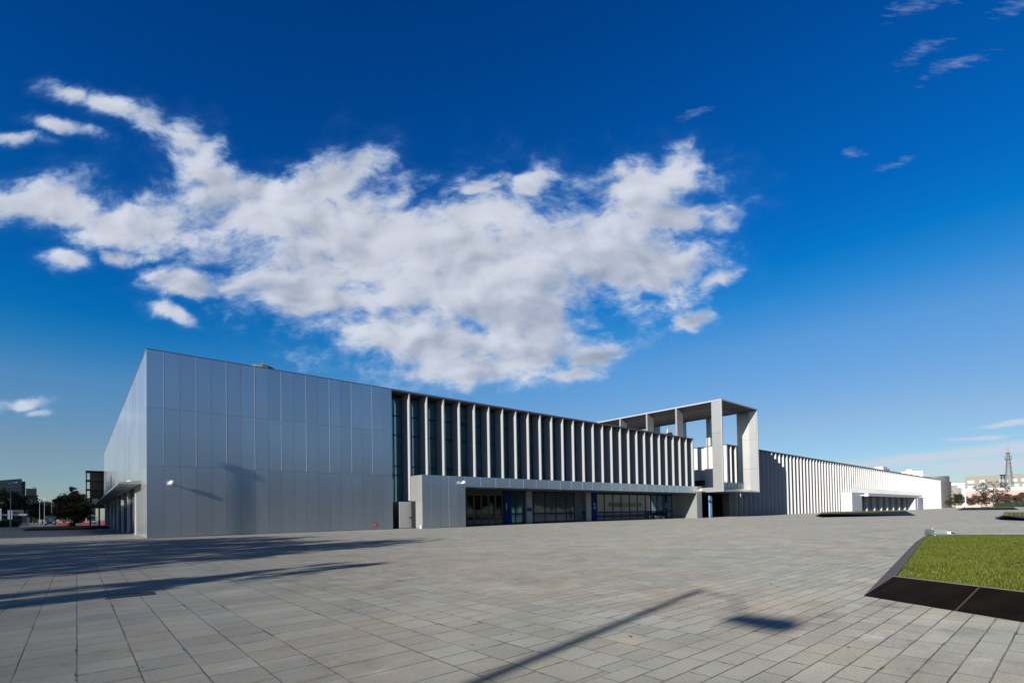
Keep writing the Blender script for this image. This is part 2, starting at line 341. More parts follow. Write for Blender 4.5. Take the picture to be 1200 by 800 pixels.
# ================================================================== THE SETTING
def paving_material():
    m = bpy.data.materials.new('granite_paving'); m.use_nodes = True; t = m.node_tree; t.nodes.clear(); q = G(t)
    bs = q.n('ShaderNodeBsdfPrincipled'); o = q.n('ShaderNodeOutputMaterial')
    ge = q.n('ShaderNodeNewGeometry'); pos = ge.outputs['Position']
    X, Y, Z = q.sep(pos)
    wob = q.v('SCALE', q.v('SUBTRACT', q.noise(pos, 3.0, 4, 0.7, col=True), (0.5, 0.5, 0.5)), 0.016)
    worn = q.smooth(q.noise(q.v('ADD', pos, (9, 41, 0)), 1.7, 5, 0.65), 0.55, 0.64)
    def brick(along, across, w, h, offs, freq, mortar=0.006, sq=1.0, sqf=2):
        b = q.n('ShaderNodeTexBrick'); b.offset = offs; b.offset_frequency = freq; b.squash = sq; b.squash_frequency = sqf
        q.link(q.v('ADD', q.xyz(along, across), wob), b.inputs['Vector'])
        b.inputs['Color1'].default_value = (0, 0, 0, 1); b.inputs['Color2'].default_value = (1, 1, 1, 1); b.inputs['Mortar'].default_value = (0.5, 0.5, 0.5, 1)
        b.inputs['Scale'].default_value = 1; b.inputs['Mortar Size'].default_value = mortar; b.inputs['Mortar Smooth'].default_value = 0.3
        b.inputs['Bias'].default_value = 0; b.inputs['Brick Width'].default_value = w; b.inputs['Row Height'].default_value = h
        b2 = q.n('ShaderNodeTexBrick'); b2.offset = offs; b2.offset_frequency = freq; b2.squash = sq; b2.squash_frequency = sqf
        q.link(q.v('ADD', q.xyz(along, across), wob), b2.inputs['Vector'])
        b2.inputs['Scale'].default_value = 1; b2.inputs['Mortar Size'].default_value = mortar*2.6; b2.inputs['Mortar Smooth'].default_value = 0.4; b2.inputs['Brick Width'].default_value = w; b2.inputs['Row Height'].default_value = h
        return b.outputs['Color'], q.m('MAXIMUM', b.outputs['Fac'], q.m('MULTIPLY', b2.outputs['Fac'], worn))
    Xs = q.m('ADD', X, 3.71+41.35); Ys = q.m('ADD', Y, 60.0)
    cA, fA = brick(Ys, Xs, 0.425, 0.4135, 0.37, 2)
    cW, fW = brick(Ys, q.m('ADD', X, 2.06+83.0), 0.425, 0.83, 0.5, 2)
    cC, fC = brick(Ys, q.m('ADD', X, 1.23+82.7), 0.30, 0.4135, 0.31, 2, sq=1.4, sqf=3)
    cB, fB = brick(Xs, q.m('ADD', Y, 42.63+84.0), 0.70, 0.21, 0.41, 3, sq=0.62, sqf=2)
    # wide slab strips come back every 16.54 m
    xm = q.m('PINGPONG', q.m('ADD', X, 1.645), 8.27)
    isW = q.m('LESS_THAN', xm, 0.415)
    isC = q.m('GREATER_THAN', X, -1.23)
    yn = q.m('ADD', Y, 41.37)
    isB = q.m('MULTIPLY', q.m('LESS_THAN', yn, 0.0), q.m('GREATER_THAN', X, -0.4))
    # courses along the facade return every 12 m
    ym = q.m('LESS_THAN', q.m('PINGPONG', q.m('ADD', Y, 30.0), 6.0), 1.26)
    isB = q.m('MAXIMUM', isB, q.m('MULTIPLY', ym, isC)); isB = q.m('MAXIMUM', isB, q.m('GREATER_THAN', X, 1.66))
    def sel(f, a, b): return q.mix(f, a, b)
    c = sel(isC, cA, cC); c = sel(isW, c, cW); c = sel(isB, c, cB)
    f = q.m('ADD', q.m('MULTIPLY', fA, q.m('SUBTRACT', 1, isC)), q.m('MULTIPLY', fC, isC))
    f = q.m('ADD', q.m('MULTIPLY', f, q.m('SUBTRACT', 1, isW)), q.m('MULTIPLY', fW, isW))
    f = q.m('ADD', q.m('MULTIPLY', f, q.m('SUBTRACT', 1, isB)), q.m('MULTIPLY', fB, isB))
    tile = q.sep(c)[0]
    big = q.noise(pos, 0.09, 5, 0.6); mid = q.noise(pos, 0.8, 6, 0.65); fine = q.noise(pos, 38, 5, 0.8); stain = q.noise(q.v('MULTIPLY', pos, (0.6, 1.4, 1)), 0.45, 7, 0.7)
    warm = q.smooth(q.noise(q.v('ADD', pos, (31, 7, 0)), 0.16, 5, 0.6), 0.38, 0.68)
    k = q.m('ADD', 0.86, q.m('MULTIPLY', tile, 0.19))
    k = q.m('MULTIPLY', k, q.m('ADD', 0.78, q.m('MULTIPLY', big, 0.44)))
    k = q.m('MULTIPLY', k, q.m('ADD', 0.60, q.m('MULTIPLY', mid, 0.80)))
    k = q.m('MULTIPLY', k, q.m('ADD', 0.45, q.m('MULTIPLY', fine, 1.10)))
    spots = q.smooth(stain, 0.58, 0.71, 0.0, 0.55)
    chalk = q.smooth(q.noise(q.v('ADD', q.v('MULTIPLY', pos, (1.0, 1.6, 1)), (70, 20, 0)), 0.9, 8, 0.75), 0.65, 0.71, 0.0, 0.65)
    cool = q.smooth(q.noise(q.v('ADD', pos, (3, 61, 0)), 0.8, 6, 0.68), 0.40, 0.62)
    dirt = q.smooth(q.noise(q.v('ADD', pos, (5, 90, 0)), 0.55, 7, 0.72), 0.55, 0.70, 0.0, 0.60)
    base = q.mix(warm, (0.146, 0.146, 0.124, 1), (0.164, 0.147, 0.119, 1))
    leftz = q.m('SUBTRACT', 1.0, q.m('MULTIPLY', q.smooth(q.m('ADD', X, q.m('MULTIPLY', Y, 0.05)), 8.0, -6.0), 0.10))   # paving tone drops smoothly towards the left
    k = q.m('MULTIPLY', k, leftz)
    base = q.mix(q.m('MULTIPLY', cool, 0.55), base, (0.137, 0.148, 0.140, 1))
    base = q.v('SCALE', base, k); base = q.mix(chalk, base, (0.27, 0.265, 0.245, 1))
    base = q.mix(spots, base, (0.25, 0.245, 0.225, 1)); base = q.mix(dirt, base, (0.055, 0.052, 0.046, 1))
    base = q.mix(q.m('MULTIPLY', f, q.smooth(q.noise(q.v('ADD', pos, (50, 3, 0)), 1.1, 4, 0.6), 0.30, 0.62, 0.35, 0.95)), base, (0.022, 0.020, 0.018, 1))
    q.link(base, bs.inputs['Base Color']); bs.inputs['Diffuse Roughness'].default_value = 1.0
    q.link(q.m('ADD', 0.62, q.m('MULTIPLY', mid, 0.25)), bs.inputs['Roughness']); bs.inputs['Specular IOR Level'].default_value = 0.35
    hgt = q.m('ADD', q.m('MULTIPLY', f, -1.0), q.m('ADD', q.m('MULTIPLY', fine, 0.35), q.m('MULTIPLY', tile, 0.35)))
    bp = q.n('ShaderNodeBump'); bp.inputs['Strength'].default_value = 0.55; bp.inputs['Distance'].default_value = 0.008
    q.link(hgt, bp.inputs['Height']); q.link(bp.outputs[0], bs.inputs['Normal'])
    q.link(bs.outputs[0], o.inputs[0]); return m
PAVING = paving_material()
ASPH = mat('asphalt', (0.065, 0.065, 0.066), 0.9, var=0.25, nscale=0.4, bump=0.2)
FIELD = mat('far_ground', (0.13, 0.125, 0.11), 0.95, var=0.3, nscale=0.02)
tag(MB().add([(-7000,-7000,-0.03),(7000,-7000,-0.03),(7000,7000,-0.03),(-7000,7000,-0.03)], [(0,1,2,3)]).build('ground', FIELD), kind='structure')
tag(MB().add([(-60,-140,0),(420,-140,0),(420,76,0),(-60,76,0)], [(0,1,2,3)]).build('plaza', PAVING), kind='structure')
tag(MB().add([(-60,76,-0.012),(80,76,-0.012),(80,420,-0.012),(-60,420,-0.012)], [(0,1,2,3)]).build('road', ASPH), kind='structure')

# ================================================================== EXHIBITION HALL (left building)
hall = thing('exhibition_hall', 'grey panelled hall with a blank metal corner and a glazed front of tall upright fins', 'building', (0, 0, 0))
HT = 13.4
rnd = random.Random(3)
def panels(mb, a0, a1, rows, axis, tilt=0.0035, width=1.0, gap=0.0055, face=0.0, sgn=-1, thick=0.05):
    """separate cladding sheets on a plane: axis 'x' = wall facing -y at y=face, axis 'y' = wall facing -x at x=face"""
    n = int(round((a1-a0)/width))
    for i in range(n):
        for z0, z1 in rows:
            p, q_ = a0+i*width+gap, a0+(i+1)*width-gap; lo, hi = z0+gap, z1-gap
            ta, tb = rnd.gauss(0, tilt), rnd.gauss(0, tilt*0.5); c, d = (p+q_)/2, (lo+hi)/2
            dz = lambda s_, z_: ta*(s_-c)+tb*0.3*(z_-d)
            vs = []
            for off_ in (0, thick):
                for s_, z_ in ((p, lo), (q_, lo), (q_, hi), (p, hi)):
                    t = face+off_ + (dz(s_, z_) if off_ == 0 else 0)
                    vs.append((s_, t, z_) if axis == 'x' else (t, s_, z_))
            mb.add(vs, [(0,1,2,3),(4,7,6,5),(0,4,5,1),(1,5,6,2),(2,6,7,3),(3,7,4,0)])
ROWS = [(0.02, 5.1), (5.1, 9.28), (9.28, HT-0.02)]
mb = MB(); panels(mb, 0.0, 19.0, ROWS, 'x', face=0.0); part(mb, 'front_wall', PANEL, hall)
for x in range(1, 19, 2):
    mb = MB(); mb.box(x-0.012, x+0.012, -0.012, 0.02, 5.12, HT-0.03); part(mb, 'joint_strip', TRIM, hall)
mb = MB(); panels(mb, 0.0, 8.0, ROWS, 'y', face=0.0, tilt=0.004); panels(mb, 8.0, 73.0, [(4.25, 5.1)]+ROWS[1:], 'y', face=0.0, tilt=0.005); part(mb, 'side_wall', SIDEPANEL, hall)
# solid body behind the sheets
mb = MB(); mb.box(0.055, 18.98, 0.055, 8.0, 0.0, HT-0.03); mb.box(0.055, 18.98, 8.0, 73.0, 4.22, HT-0.03); mb.box(0.6, 18.98, 8.05, 73.0, 0, 4.2)
mb.box(19.0, 75.0, 1.95, 73.0, 4.3, HT-0.16); part(mb, 'wall_core', SEAM, hall)
mb = MB(); mb.box(-0.02, 19.0, -0.02, 73.05, HT-0.018, HT+0.03); mb.box(19.002, 75.1, -0.02, 73.0, HT-0.15, HT+0.03); part(mb, 'roof', ROOF, hall)
# roof ventilator dome
rv = MB(); rv.lathe([(1.2, 0), (1.2, 0.9), (1.05, 1.2), (0.6, 1.42), (0.0, 1.48)], 14, (8.7, 4.6, HT+0.03)); part(rv, 'roof_ventilator', SLATE, hall, smooth=False)
rv = MB(); rv.tube((8.55, 3.55, HT), (8.55, 3.55, HT+1.5), 0.035, n=6); part(rv, 'roof_mast', GALV, hall)
# upper glazing behind the fins
for k in range(28):
    x0 = 19.0+2*k; z0 = 0.05 if k == 0 else 5.15
    mb = MB(); mb.box(x0+0.06, x0+1.94, 1.54, 1.58, z0, 13.1); part(mb, 'window_pane', GLASS, hall)
mb = MB()
for z in (5.25, 6.18, 9.28, 11.2): mb.box(19.0, 75.0, 1.46, 1.535, z-0.05, z+0.05)
for k in range(29):
    x = 19.0+2*k; z0 = 0.0 if k < 2 else 5.15; mb.box(x-0.055, x+0.055, 1.44, 1.59, z0, 13.2)
for k in range(28):
    x = 20.0+2*k; mb.box(x-0.03, x+0.03, 1.48, 1.53, 5.3 if k else 0.02, 13.15)
part(mb, 'mullions', DARK, hall)
mb = MB(); mb.box(19.06, 20.9, 1.40, 1.45, 0.02, 2.62); part(mb, 'glass_lobby', ANTH, hall)
for k in range(28):
    x = 21.0+2*k; z0 = 2.7 if k == 0 else 5.0
    mb = MB(); mb.box(x-0.11, x, 0.0, 1.44, z0, HT-0.152); part(mb, 'fin', FIN, hall)
# end wall of the finned front
mb = MB(); mb.box(75.003, 75.16, 0.0, 40, 5.0, HT-0.155); mb.box(73.6, 75.15, 1.9, 40, 0, 4.99); part(mb, 'end_wall', WHITE, hall)
# projecting entrance block, canopy band and end pier
YB = -2.1
mb = MB(); panels(mb, 21.0, 26.0, [(0.02, 5.12)], 'x', face=YB, tilt=0.004); part(mb, 'entrance_block', PANEL, hall)
for x in range(22, 26):
    mb = MB(); mb.box(x-0.008, x+0.008, YB-0.007, YB+0.02, 0.05, 5.10); part(mb, 'joint_strip', ANTH if x % 2 else TRIM, hall)
mb = MB(); panels(mb, YB+0.06, 0.06, [(2.66, 5.12)], 'y', face=21.0, width=1.06, tilt=0.003); panels(mb, YB+0.06, -0.86, [(0.02, 2.66)], 'y', face=21.0, width=1.24, tilt=0.002); part(mb, 'block_side', FRAME, hall)
mb = MB(); mb.box(21.055, 25.98, YB+0.055, 2.3, 0, 5.1); part(mb, 'block_core', SEAM, hall)
mb = MB(); panels(mb, 26.0, 72.0, [(4.06, 5.12)], 'x', face=YB, width=2.0, tilt=0.003, gap=0.010); part(mb, 'canopy_band', PANEL, hall)
for x in range(26, 73, 2):
    mb = MB(); mb.box(x-0.014, x+0.014, YB-0.008, YB+0.02, 4.08, 5.10); part(mb, 'joint_strip', TRIM, hall)
mb = MB(); mb.box(26.0, 73.5, YB+0.055, 1.74, 4.07, 5.10); part(mb, 'canopy_slab', SOFFIT, hall)
mb = MB(); mb.box(26.0, 71.9, YB+0.03, 2.9, 4.00, 4.06); part(mb, 'soffit', SOFFIT, hall)
mb = MB(); mb.box(72.0, 73.55, YB, 2.3, 0, 5.12); part(mb, 'end_pier', FRAME, hall)
mb = MB(); mb.box(71.94, 71.995, YB+0.01, 3.0, 0, 4.0); part(mb, 'pier_side', FRAME, hall)
YG = 2.4
def glazing(x0, x1, xs, m=GLASSB):
    for a, b in zip(xs[:-1], xs[1:]):
        mb = MB(); mb.box(a+0.05, b-0.05, YG, YG+0.04, 0.18, 3.78); part(mb, 'shopfront_pane', m, hall)
    mb = MB()
    for x in xs: mb.box(x-0.055, x+0.055, YG-0.06, YG+0.07, 0.02, 4.0)
    for z0, z1 in ((0.02, 0.16), (3.80, 3.93)): mb.box(x0-0.05, x1+0.05, YG-0.05, YG+0.06, z0, z1)
    part(mb, 'shopfront_frame', DARK, hall)
    mb = MB(); mb.box(x0, x1, YG-0.012, YG-0.004, 1.13, 1.30); part(mb, 'safety_stripe', BLUE, hall)
glazing(39.2, 47.4, [39.2, 39.8, 41.8, 43.8, 45.8, 47.4])
glazing(52.2, 65.6, [52.2, 53.9, 55.9, 57.9, 60.0, 62.0, 64.2, 65.6])
glazing(65.75, 69.2, [65.75, 67.5, 69.2], GLASS)
glazing(36.0, 38.1, [36.0, 36.7, 38.1], GLASS)
glazing(70.3, 71.85, [70.3, 71.85], GLASS)
mb = MB(); mb.box(26.0, 71.9, YG+0.3, YG+0.4, 0.0, 4.3); part(mb, 'interior_backing', SEAM, hall)
for x0, x1 in ((47.5, 49.35), (26.0, 29.15), (50.5, 50.95)):
    mb = MB(); mb.box(x0, x1, YG-0.05, YG+0.25, 0, 4.0); part(mb, 'infill_wall', GREYWALL, hall)
for x0, x1 in ((38.15, 39.1), (49.4, 50.45)):
    mb = MB(); mb.box(x0, x1, YG-0.45, YG+0.28, 0, 4.0); part(mb, 'pillar', FRAME, hall)
mb = MB(); mb.box(69.25, 69.55, YG-0.1, YG+0.25, 0, 4.0); part(mb, 'pillar', GREYWALL, hall)
# entrance doors: five glazed leaves
mb = MB(); mb.box(29.2, 34.75, YG-0.02, YG+0.08, 3.55, 4.0); mb.box(29.2, 29.32, YG-0.04, YG+0.08, 0, 3.55); mb.box(34.63, 34.75, YG-0.04, YG+0.08, 0, 3.55); part(mb, 'door_surround', ANTH, hall)
for k in range(5):
    x0 = 29.34+k*1.058; x1 = x0+1.03
    mb = MB()
    mb.box(x0, x0+0.10, YG-0.03, YG+0.03, 0.04, 3.52); mb.box(x1-0.10, x1, YG-0.03, YG+0.03, 0.04, 3.52)
    mb.box(x0+0.10, x1-0.10, YG-0.03, YG+0.03, 0.04, 0.20); mb.box(x0+0.10, x1-0.10, YG-0.03, YG+0.03, 3.40, 3.52)
    d = part(mb, 'door', mat('bronze_frame', (0.085, 0.080, 0.078), 0.45, 0.5) if 'bronze_frame' not in MATS else MATS['bronze_frame'], hall)
    mb = MB(); mb.box(x0+0.10, x1-0.10, YG-0.008, YG+0.012, 0.20, 3.40); part(mb, 'door_pane', DOORG, d)
    mb = MB(); mb.tube((x1-0.16, YG-0.09, 0.9), (x1-0.16, YG-0.09, 1.6), 0.022, n=6); part(mb, 'handle', GALV, d)
# open side door by the block
mb = MB(); mb.box(19.66, 20.98, -0.035, 0.015, 0.05, 2.6); ld = part(mb, 'side_door', TRIM, hall, bevel=0.006)
mb = MB(); mb.box(20.75, 20.84, -0.08, -0.04, 1.0, 1.14); part(mb, 'handle', DARK, ld)
mb = MB(); mb.box(20.99, 21.04, -0.80, 0.05, 0.02, 2.62); part(mb, 'doorway', DARK, hall)
# wall lamps
def wall_lamp(parent, p, n, s=1.0):
    p = Vector(p); n = Vector(n)
    mb = MB(); mb.tube(p, p+n*0.22*s, 0.05*s, n=8); mb.tube(p, p+n*0.03, 0.11*s, n=10); b = part(mb, 'lamp_bracket', WPAINT, parent)
    q_ = p+n*0.42*s
    mb = MB(); mb.lathe([(0.0, 0.20*s), (0.14*s, 0.15*s), (0.23*s, 0.0), (0.20*s, -0.12*s), (0.0, -0.16*s)], 12, q_+Vector((0, 0, 0.05))); part(mb, 'lamp_head', WPAINT, b, smooth=True)
wall_lamp(hall, (1.45, 0.0, 3.85), (0, -1, 0)); wall_lamp(hall, (25.55, YB, 4.42), (0, -1, 0)); wall_lamp(hall, (72.3, YB, 4.45), (0, -1, 0), 1.3)
wall_lamp(hall, (0.0, 6.6, 4.15), (-1, 0, 0), 1.3)
mb = MB(); mb.lathe([(0.0, 0.34), (0.10, 0.30), (0.12, 0.0)], 10, (20.9, -1.95, 0)); part(mb, 'floor_lamp', WPAINT, hall)
# left side: recessed glazing, columns, projecting canopy
for k in range(31):
    y0 = 8.3+2.15*k
    if y0+2.1 > 75: break
    mb = MB(); mb.box(0.26, 0.30, y0+0.05, y0+2.10, 0.1, 3.55); part(mb, 'side_pane', GLASSL, hall)
mb = MB()
for k in range(32): mb.box(0.2, 0.34, 8.25+2.15*k, 8.35+2.15*k, 0, 4.0)
mb.box(0.18, 0.36, 8.3, 74.9, 3.56, 4.1); mb.box(0.2, 0.36, 8.3, 74.9, 0.0, 0.1); part(mb, 'side_mullions', ANTH, hall)
for k in range(8):
    y = 9.0+8.6*k; mb = MB(); mb.box(-0.02, 0.19, y-0.22, y+0.22, 0, 4.05); part(mb, 'side_column', WPAINT, hall)
mb = MB(); mb.prism([(0.0, 4.30), (-1.36, 4.14), (-1.36, 4.02), (0.0, 4.02)], 'y', 4.0, 68.5); part(mb, 'side_canopy', FRAME, hall)
mb = MB(); mb.box(0.02, 0.5, 68.6, 75.0, 4.02, 4.2); part(mb, 'side_soffit', SOFFIT, hall)
mb = MB(); mb.box(-1.6, 0.18, 38.0, 47.0, 0.004, 0.12); part(mb, 'door_ramp', CONC, hall)
# number panels, notices, lettering
def number_panel(x0, x1, digit, label):
    t = thing('number_sign', label, 'sign', ((x0+x1)/2, YG, 0), group='blue entrance number panels')
    mb = MB(); mb.box(x0, x1, YG-0.14, YG-0.02, 0.02, 3.98); part(mb, 'panel', BLUE, t)
    h = 1.15; w = (x1-x0)
    text_obj('numeral', digit, h, WPAINT, t, Matrix.Translation((x0+w*0.5-0.27, YG-0.145, 1.75)) @ FACE_Y)
number_panel(34.8, 35.95, '1', 'tall dark blue panel with white numeral 1 beside the entrance doors')
number_panel(51.0, 52.1, '2', 'tall dark blue panel with white numeral 2 between pillar and long shop windows')
number_panel(69.6, 70.25, '3', 'narrow dark blue panel with numeral 3 near the far end of the entrance recess')
t = thing('notice_board', 'small blue notice plate on the light pillar by numeral 1', 'sign', (38.6, YG-0.47, 1.7))
mb = MB(); mb.box(38.28, 38.98, YG-0.50, YG-0.455, 1.52, 1.98); part(mb, 'plate', BLUE, t)
mb = MB(); [mb.box(38.36, 38.9-0.1*k, YG-0.506, YG-0.502, 1.84-0.1*k, 1.875-0.1*k) for k in range(3)]; part(mb, 'lines', BLUEL, t)
t = thing('window_lettering', 'row of black Chinese characters on the long shop window', 'lettering', (59, YG-0.02, 2.0))
tx = text_obj('characters', '世界机器人大会永久会址', 0.80, BLACK, t, Matrix.Translation((54.9, YG-0.03, 2.02)) @ FACE_Y)
if tx:
    xs = [v.co.x for v in tx.data.vertices]; w = max(xs)-min(xs); k = 8.3/max(w, 0.1); x0 = min(xs)
    for v in tx.data.vertices: v.co.x = x0+(v.co.x-x0)*k
t = thing('fire_hydrant_sign', 'small red and white fire plate low on the grey metal wall', 'sign', (17.15, -0.03, 0.35))
mb = MB(); mb.box(16.98, 17.33, -0.035, -0.008, 0.33, 0.62); part(mb, 'plate', RED, t)
mb = MB(); mb.prism([(17.06, 0.42), (17.18, 0.54), (17.24, 0.42)], 'y', -0.041, -0.037); part(mb, 'symbol', WPAINT, t)
t = thing('banner_pillar', 'slim light blue banner pillar with white lettering before the dark passage', 'sign', (77.4, -1.5, 0))
mb = MB(); mb.box(77.05, 77.85, -1.65, -1.35, 0.02, 3.68); part(mb, 'body', BLUEL, t, bevel=0.02)
mb = MB(); [mb.box(77.30, 77.30+0.30*(0.6+0.4*((k*7) % 3)/2), -1.662, -1.655, 0.5+k*0.21, 0.63+k*0.21) for k in range(11)]; part(mb, 'writing', WPAINT, t)
# black steel stair tower at the far end of the side front
xl = on_y(101.5, 570, 75).x; zt_ = on_y(101.5, 551.5, 75).z; zb_ = on_y(101.5, 594.5, 75).z; xr = 0.45
t = thing('steel_stair_tower', 'black steel lattice box on slim columns at the far end of the side wall', 'tower', (xl/2, 77, 0))
mb = MB(); dz = (zt_-zb_)/4
for k in range(5): z = zb_+k*dz; mb.box(xl-0.12, xr+0.1, 74.8, 79.6, z-0.07, z+0.07)
part(mb, 'floor_frame', DARK, t)
mb = MB()
for k in range(6):
    x = xl+(xr-xl)*k/5
    for y in (75.0, 77.2, 79.4): mb.box(x-0.06, x+0.06, y-0.06, y+0.06, zb_, zt_)
part(mb, 'posts', DARK, t)
mb = MB()
for k in range(26): z = zb_+0.2+k*(zt_-zb_-0.4)/26; mb.box(xl+0.55, xr-0.05, 74.92, 74.97, z, z+0.13)
mb.box(xl+0.6, xr, 77.0, 77.1, zb_+0.1, zt_-0.1); part(mb, 'louvre_screen', DARK, t)
mb = MB(); mb.box(xl+0.75, xl+1.6, 74.6, 74.9, zb_+0.75, zb_+1.6); part(mb, 'white_board', GREYWALL, t)
for x in (xl+0.5, on_y(116.3, 600, 75).x):
    mb = MB(); mb.box(x-0.12, x+0.12, 75.0, 75.24, 0, zb_-0.08); part(mb, 'column', DARK, t)

# ================================================================== ENTRANCE PORTAL FRAME
portal = thing('portal_frame', 'tall open metal portal frame projecting over the passage between the two halls', 'portal', (82, -4.8, 0))
X1, X2, YF, ZB, ZT = 75.6, 89.3, -4.8, 4.25, 19.4
YE = 27.0
# roof: thin edge, splayed soffit
ins, drop = 2.2, 0.75
mb = MB()
o_ = [(X1, YF), (X2, YF), (X2, YE), (X1, YE)]; i_ = [(X1+ins, YF+ins), (X2-ins, YF+ins), (X2-ins, YE-ins), (X1+ins, YE-ins)]
vs = [(x, y, ZT) for x, y in o_]+[(x, y, ZT-0.22) for x, y in o_]+[(x, y, ZT-drop) for x, y in i_]
mb.add(vs, [(0,1,2,3)]+[(k, (k+1) % 4, 4+(k+1) % 4, 4+k) for k in range(4)])
part(mb, 'roof_edge', FIN, portal)
mb = MB(); mb.add(vs[4:8]+vs[8:12], [(k, (k+1) % 4, 4+(k+1) % 4, 4+k) for k in range(4)]); part(mb, 'splayed_soffit', ANTH, portal)
mb = MB(); nb = 24
for k in range(nb):
    ya, yb = YF+ins+(YE-YF-2*ins)*k/nb, YF+ins+(YE-YF-2*ins)*(k+1)/nb
    mb.box(X1+ins, X2-ins, ya+0.02, yb-0.02, ZT-drop+0.003, ZT-drop+0.06)
part(mb, 'soffit_planks', SOFFIT, portal)
# front corner posts: knife edge outside, splayed inward
def post(pts, name='post'):
    mb = MB(); 
    for z0, z1 in ((ZB+0.004, 8.6), (8.6, 13.9), (13.9, ZT-0.24)):
        mb.prism(pts, 'z', z0+0.012, z1-0.012)
    return part(mb, name, FRAME, portal)
post([(X1, YF+0.13), (X1+0.28, YF+0.13), (X1+1.05, YF+1.75), (X1+0.02, YF+1.75)])
mb = MB(); mb.box(X1-0.01, X1+0.26, YF, YF+0.127, ZB, ZT-0.225); part(mb, 'nosing', FIN, portal)
mb = MB(); mb.box(X2-0.16, X2+0.01, YF-0.01, YF+0.12, ZB, ZT-0.225); part(mb, 'nosing', FIN, portal)
post([(X2-0.28, YF+0.125), (X2, YF+0.125), (X2, YF+3.3), (X2-1.15, YF+3.3), (X2-0.95, YF+1.2)])
for y in (3.4, 9.4, 15.4, 21.4):
    post([(X1, y-0.16), (X1+2.0, y-0.16), (X1+2.55, y+0.3), (X1, y+0.16)])
    post([(X2-2.55, y+0.3), (X2-2.0, y-0.16), (X2, y-0.16), (X2, y+0.16)])
# cantilevered deck with tapered lip
mb = MB(); mb.prism([(YF, ZB), (YE, ZB), (YE, ZB+0.75), (YF+2.0, ZB+0.75), (YF, ZB+0.16)], 'x', X1, X2); part(mb, 'deck', FRAME, portal)
mb = MB(); mb.box(X1+1.2, X2-1.2, YF+2.3, YF+2.34, ZB+0.78, ZB+1.75); rl = part(mb, 'balustrade', mat('rail_glass', (0.30, 0.34, 0.34), 0.08, spec=0.8), portal)
mb = MB()
for k in range(10): x = X1+1.2+k*(X2-X1-2.4)/9; mb.box(x-0.03, x+0.03, YF+2.25, YF+2.29, ZB+0.75, ZB+1.85)
mb.box(X1+1.2, X2-1.2, YF+2.24, YF+2.30, ZB+1.85, ZB+1.91); part(mb, 'rail_posts', GALV, rl)

# ================================================================== LONG WING
wing = thing('exhibition_wing', 'very long white hall of closely set upright fins running to the far right', 'building', (87, 0, 0))
XE = 296.8
mb = MB(); mb.box(90.0, XE, 1.6, 60, 0, HT-0.16); part(mb, 'wall', ANTH, wing)
mb = MB(); mb.box(86.98, XE+0.05, -0.01, 60.2, HT-0.15, HT+0.03); part(mb, 'roof', ROOF, wing)
mb = MB(); mb.box(87.0, 87.4, 0.0, 4.4, 5.0, HT-0.155); mb.box(87.35, 87.7, 4.4, 5.3, 5.0, HT-0.155); mb.box(87.0, 87.4, 5.3, 30.0, 5.0, HT-0.155); part(mb, 'end_wall', WHITE, wing)
mb = MB(); mb.box(87.6, 88.5, 0.0, 1.3, 0, 4.2); part(mb, 'grey_pier', GREYWALL, wing)
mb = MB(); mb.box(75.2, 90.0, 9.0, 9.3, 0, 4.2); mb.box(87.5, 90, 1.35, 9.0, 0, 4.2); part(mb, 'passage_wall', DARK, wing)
mb = MB(); mb.box(86.9, 86.985, 4.35, 6.6, 5.0, 7.0); part(mb, 'terrace_door', DARK, wing)
mb = MB(); mb.box(86.78, 86.89, 4.2, 6.5, 5.75, 5.95); part(mb, 'door_rail', WPAINT, wing)
mb = MB(); mb.box(87.02, 87.6, 3.1, 3.9, HT+0.03, HT+2.1); part(mb, 'roof_stub', WHITE, wing)
k = 0; x = 91.0
while x < XE-1.0:
    mb = MB(); mb.box(x-0.12, x, 0.0, 1.62, 0.02, HT-0.152); part(mb, 'fin', WHITE, wing); x += 2.08
mb = MB(); mb.box(88.9, 88.98, 0.0, 1.6, 0.02, HT-0.152); part(mb, 'fin', WHITE, wing)
mb = MB(); mb.box(XE-1.05, XE, 0.0, 1.59, 0, HT-0.152); part(mb, 'end_wall', WHITE, wing)
# loading portal on the wing
PYF = -2.6
mb = MB(); mb.box(152.1, 161.0, PYF, -0.004, 0, 5.3); part(mb, 'porch_wall', WHITE, wing)
mb = MB(); mb.box(231.5, 241.0, PYF, -0.004, 0, 5.3); part(mb, 'porch_wall', WHITE, wing)
mb = MB(); mb.box(161.0, 231.5, PYF, -0.004, 4.45, 5.3); part(mb, 'porch_lintel', WHITE, wing)
mb = MB(); mb.box(161.0, 231.5, -0.06, -0.03, 0, 4.44); part(mb, 'porch_back', GREYWALL, wing)
mb = MB(); mb.box(216.5, 226.0, -0.10, -0.065, 0.02, 4.0); part(mb, 'porch_door', DARK, wing)
for u in (1017, 1026, 1034, 1041, 1048, 1055, 1061.5):
    x = on_y(u, 590, -1.0).x
    mb = MB(); mb.box(x, x+0.45, -0.85, -0.065, 0, 4.44); part(mb, 'porch_fin', WHITE, wing)
mb = MB(); mb.box(228.3, 231.4, -2.5, -0.065, 0, 4.44); part(mb, 'porch_fin', WHITE, wing)
RAILM = mat('mesh_rail', (0.52, 0.53, 0.50), 0.5)
mb = MB()
n = 44
for k in range(n+1):
    x = 152.3+k*(240.6-152.3)/n; mb.box(x-0.06, x+0.06, PYF+0.1, PYF+0.2, 5.3, 6.4)
for z in (5.45, 5.75, 6.05, 6.38): mb.box(152.3, 240.6, PYF+0.12, PYF+0.18, z-0.04, z+0.04)
for k in range(5): mb.box(152.3, 152.4, PYF+0.1+k*0.55, PYF+0.2+k*0.55, 5.3, 6.4)
part(mb, 'railing', RAILM, wing)
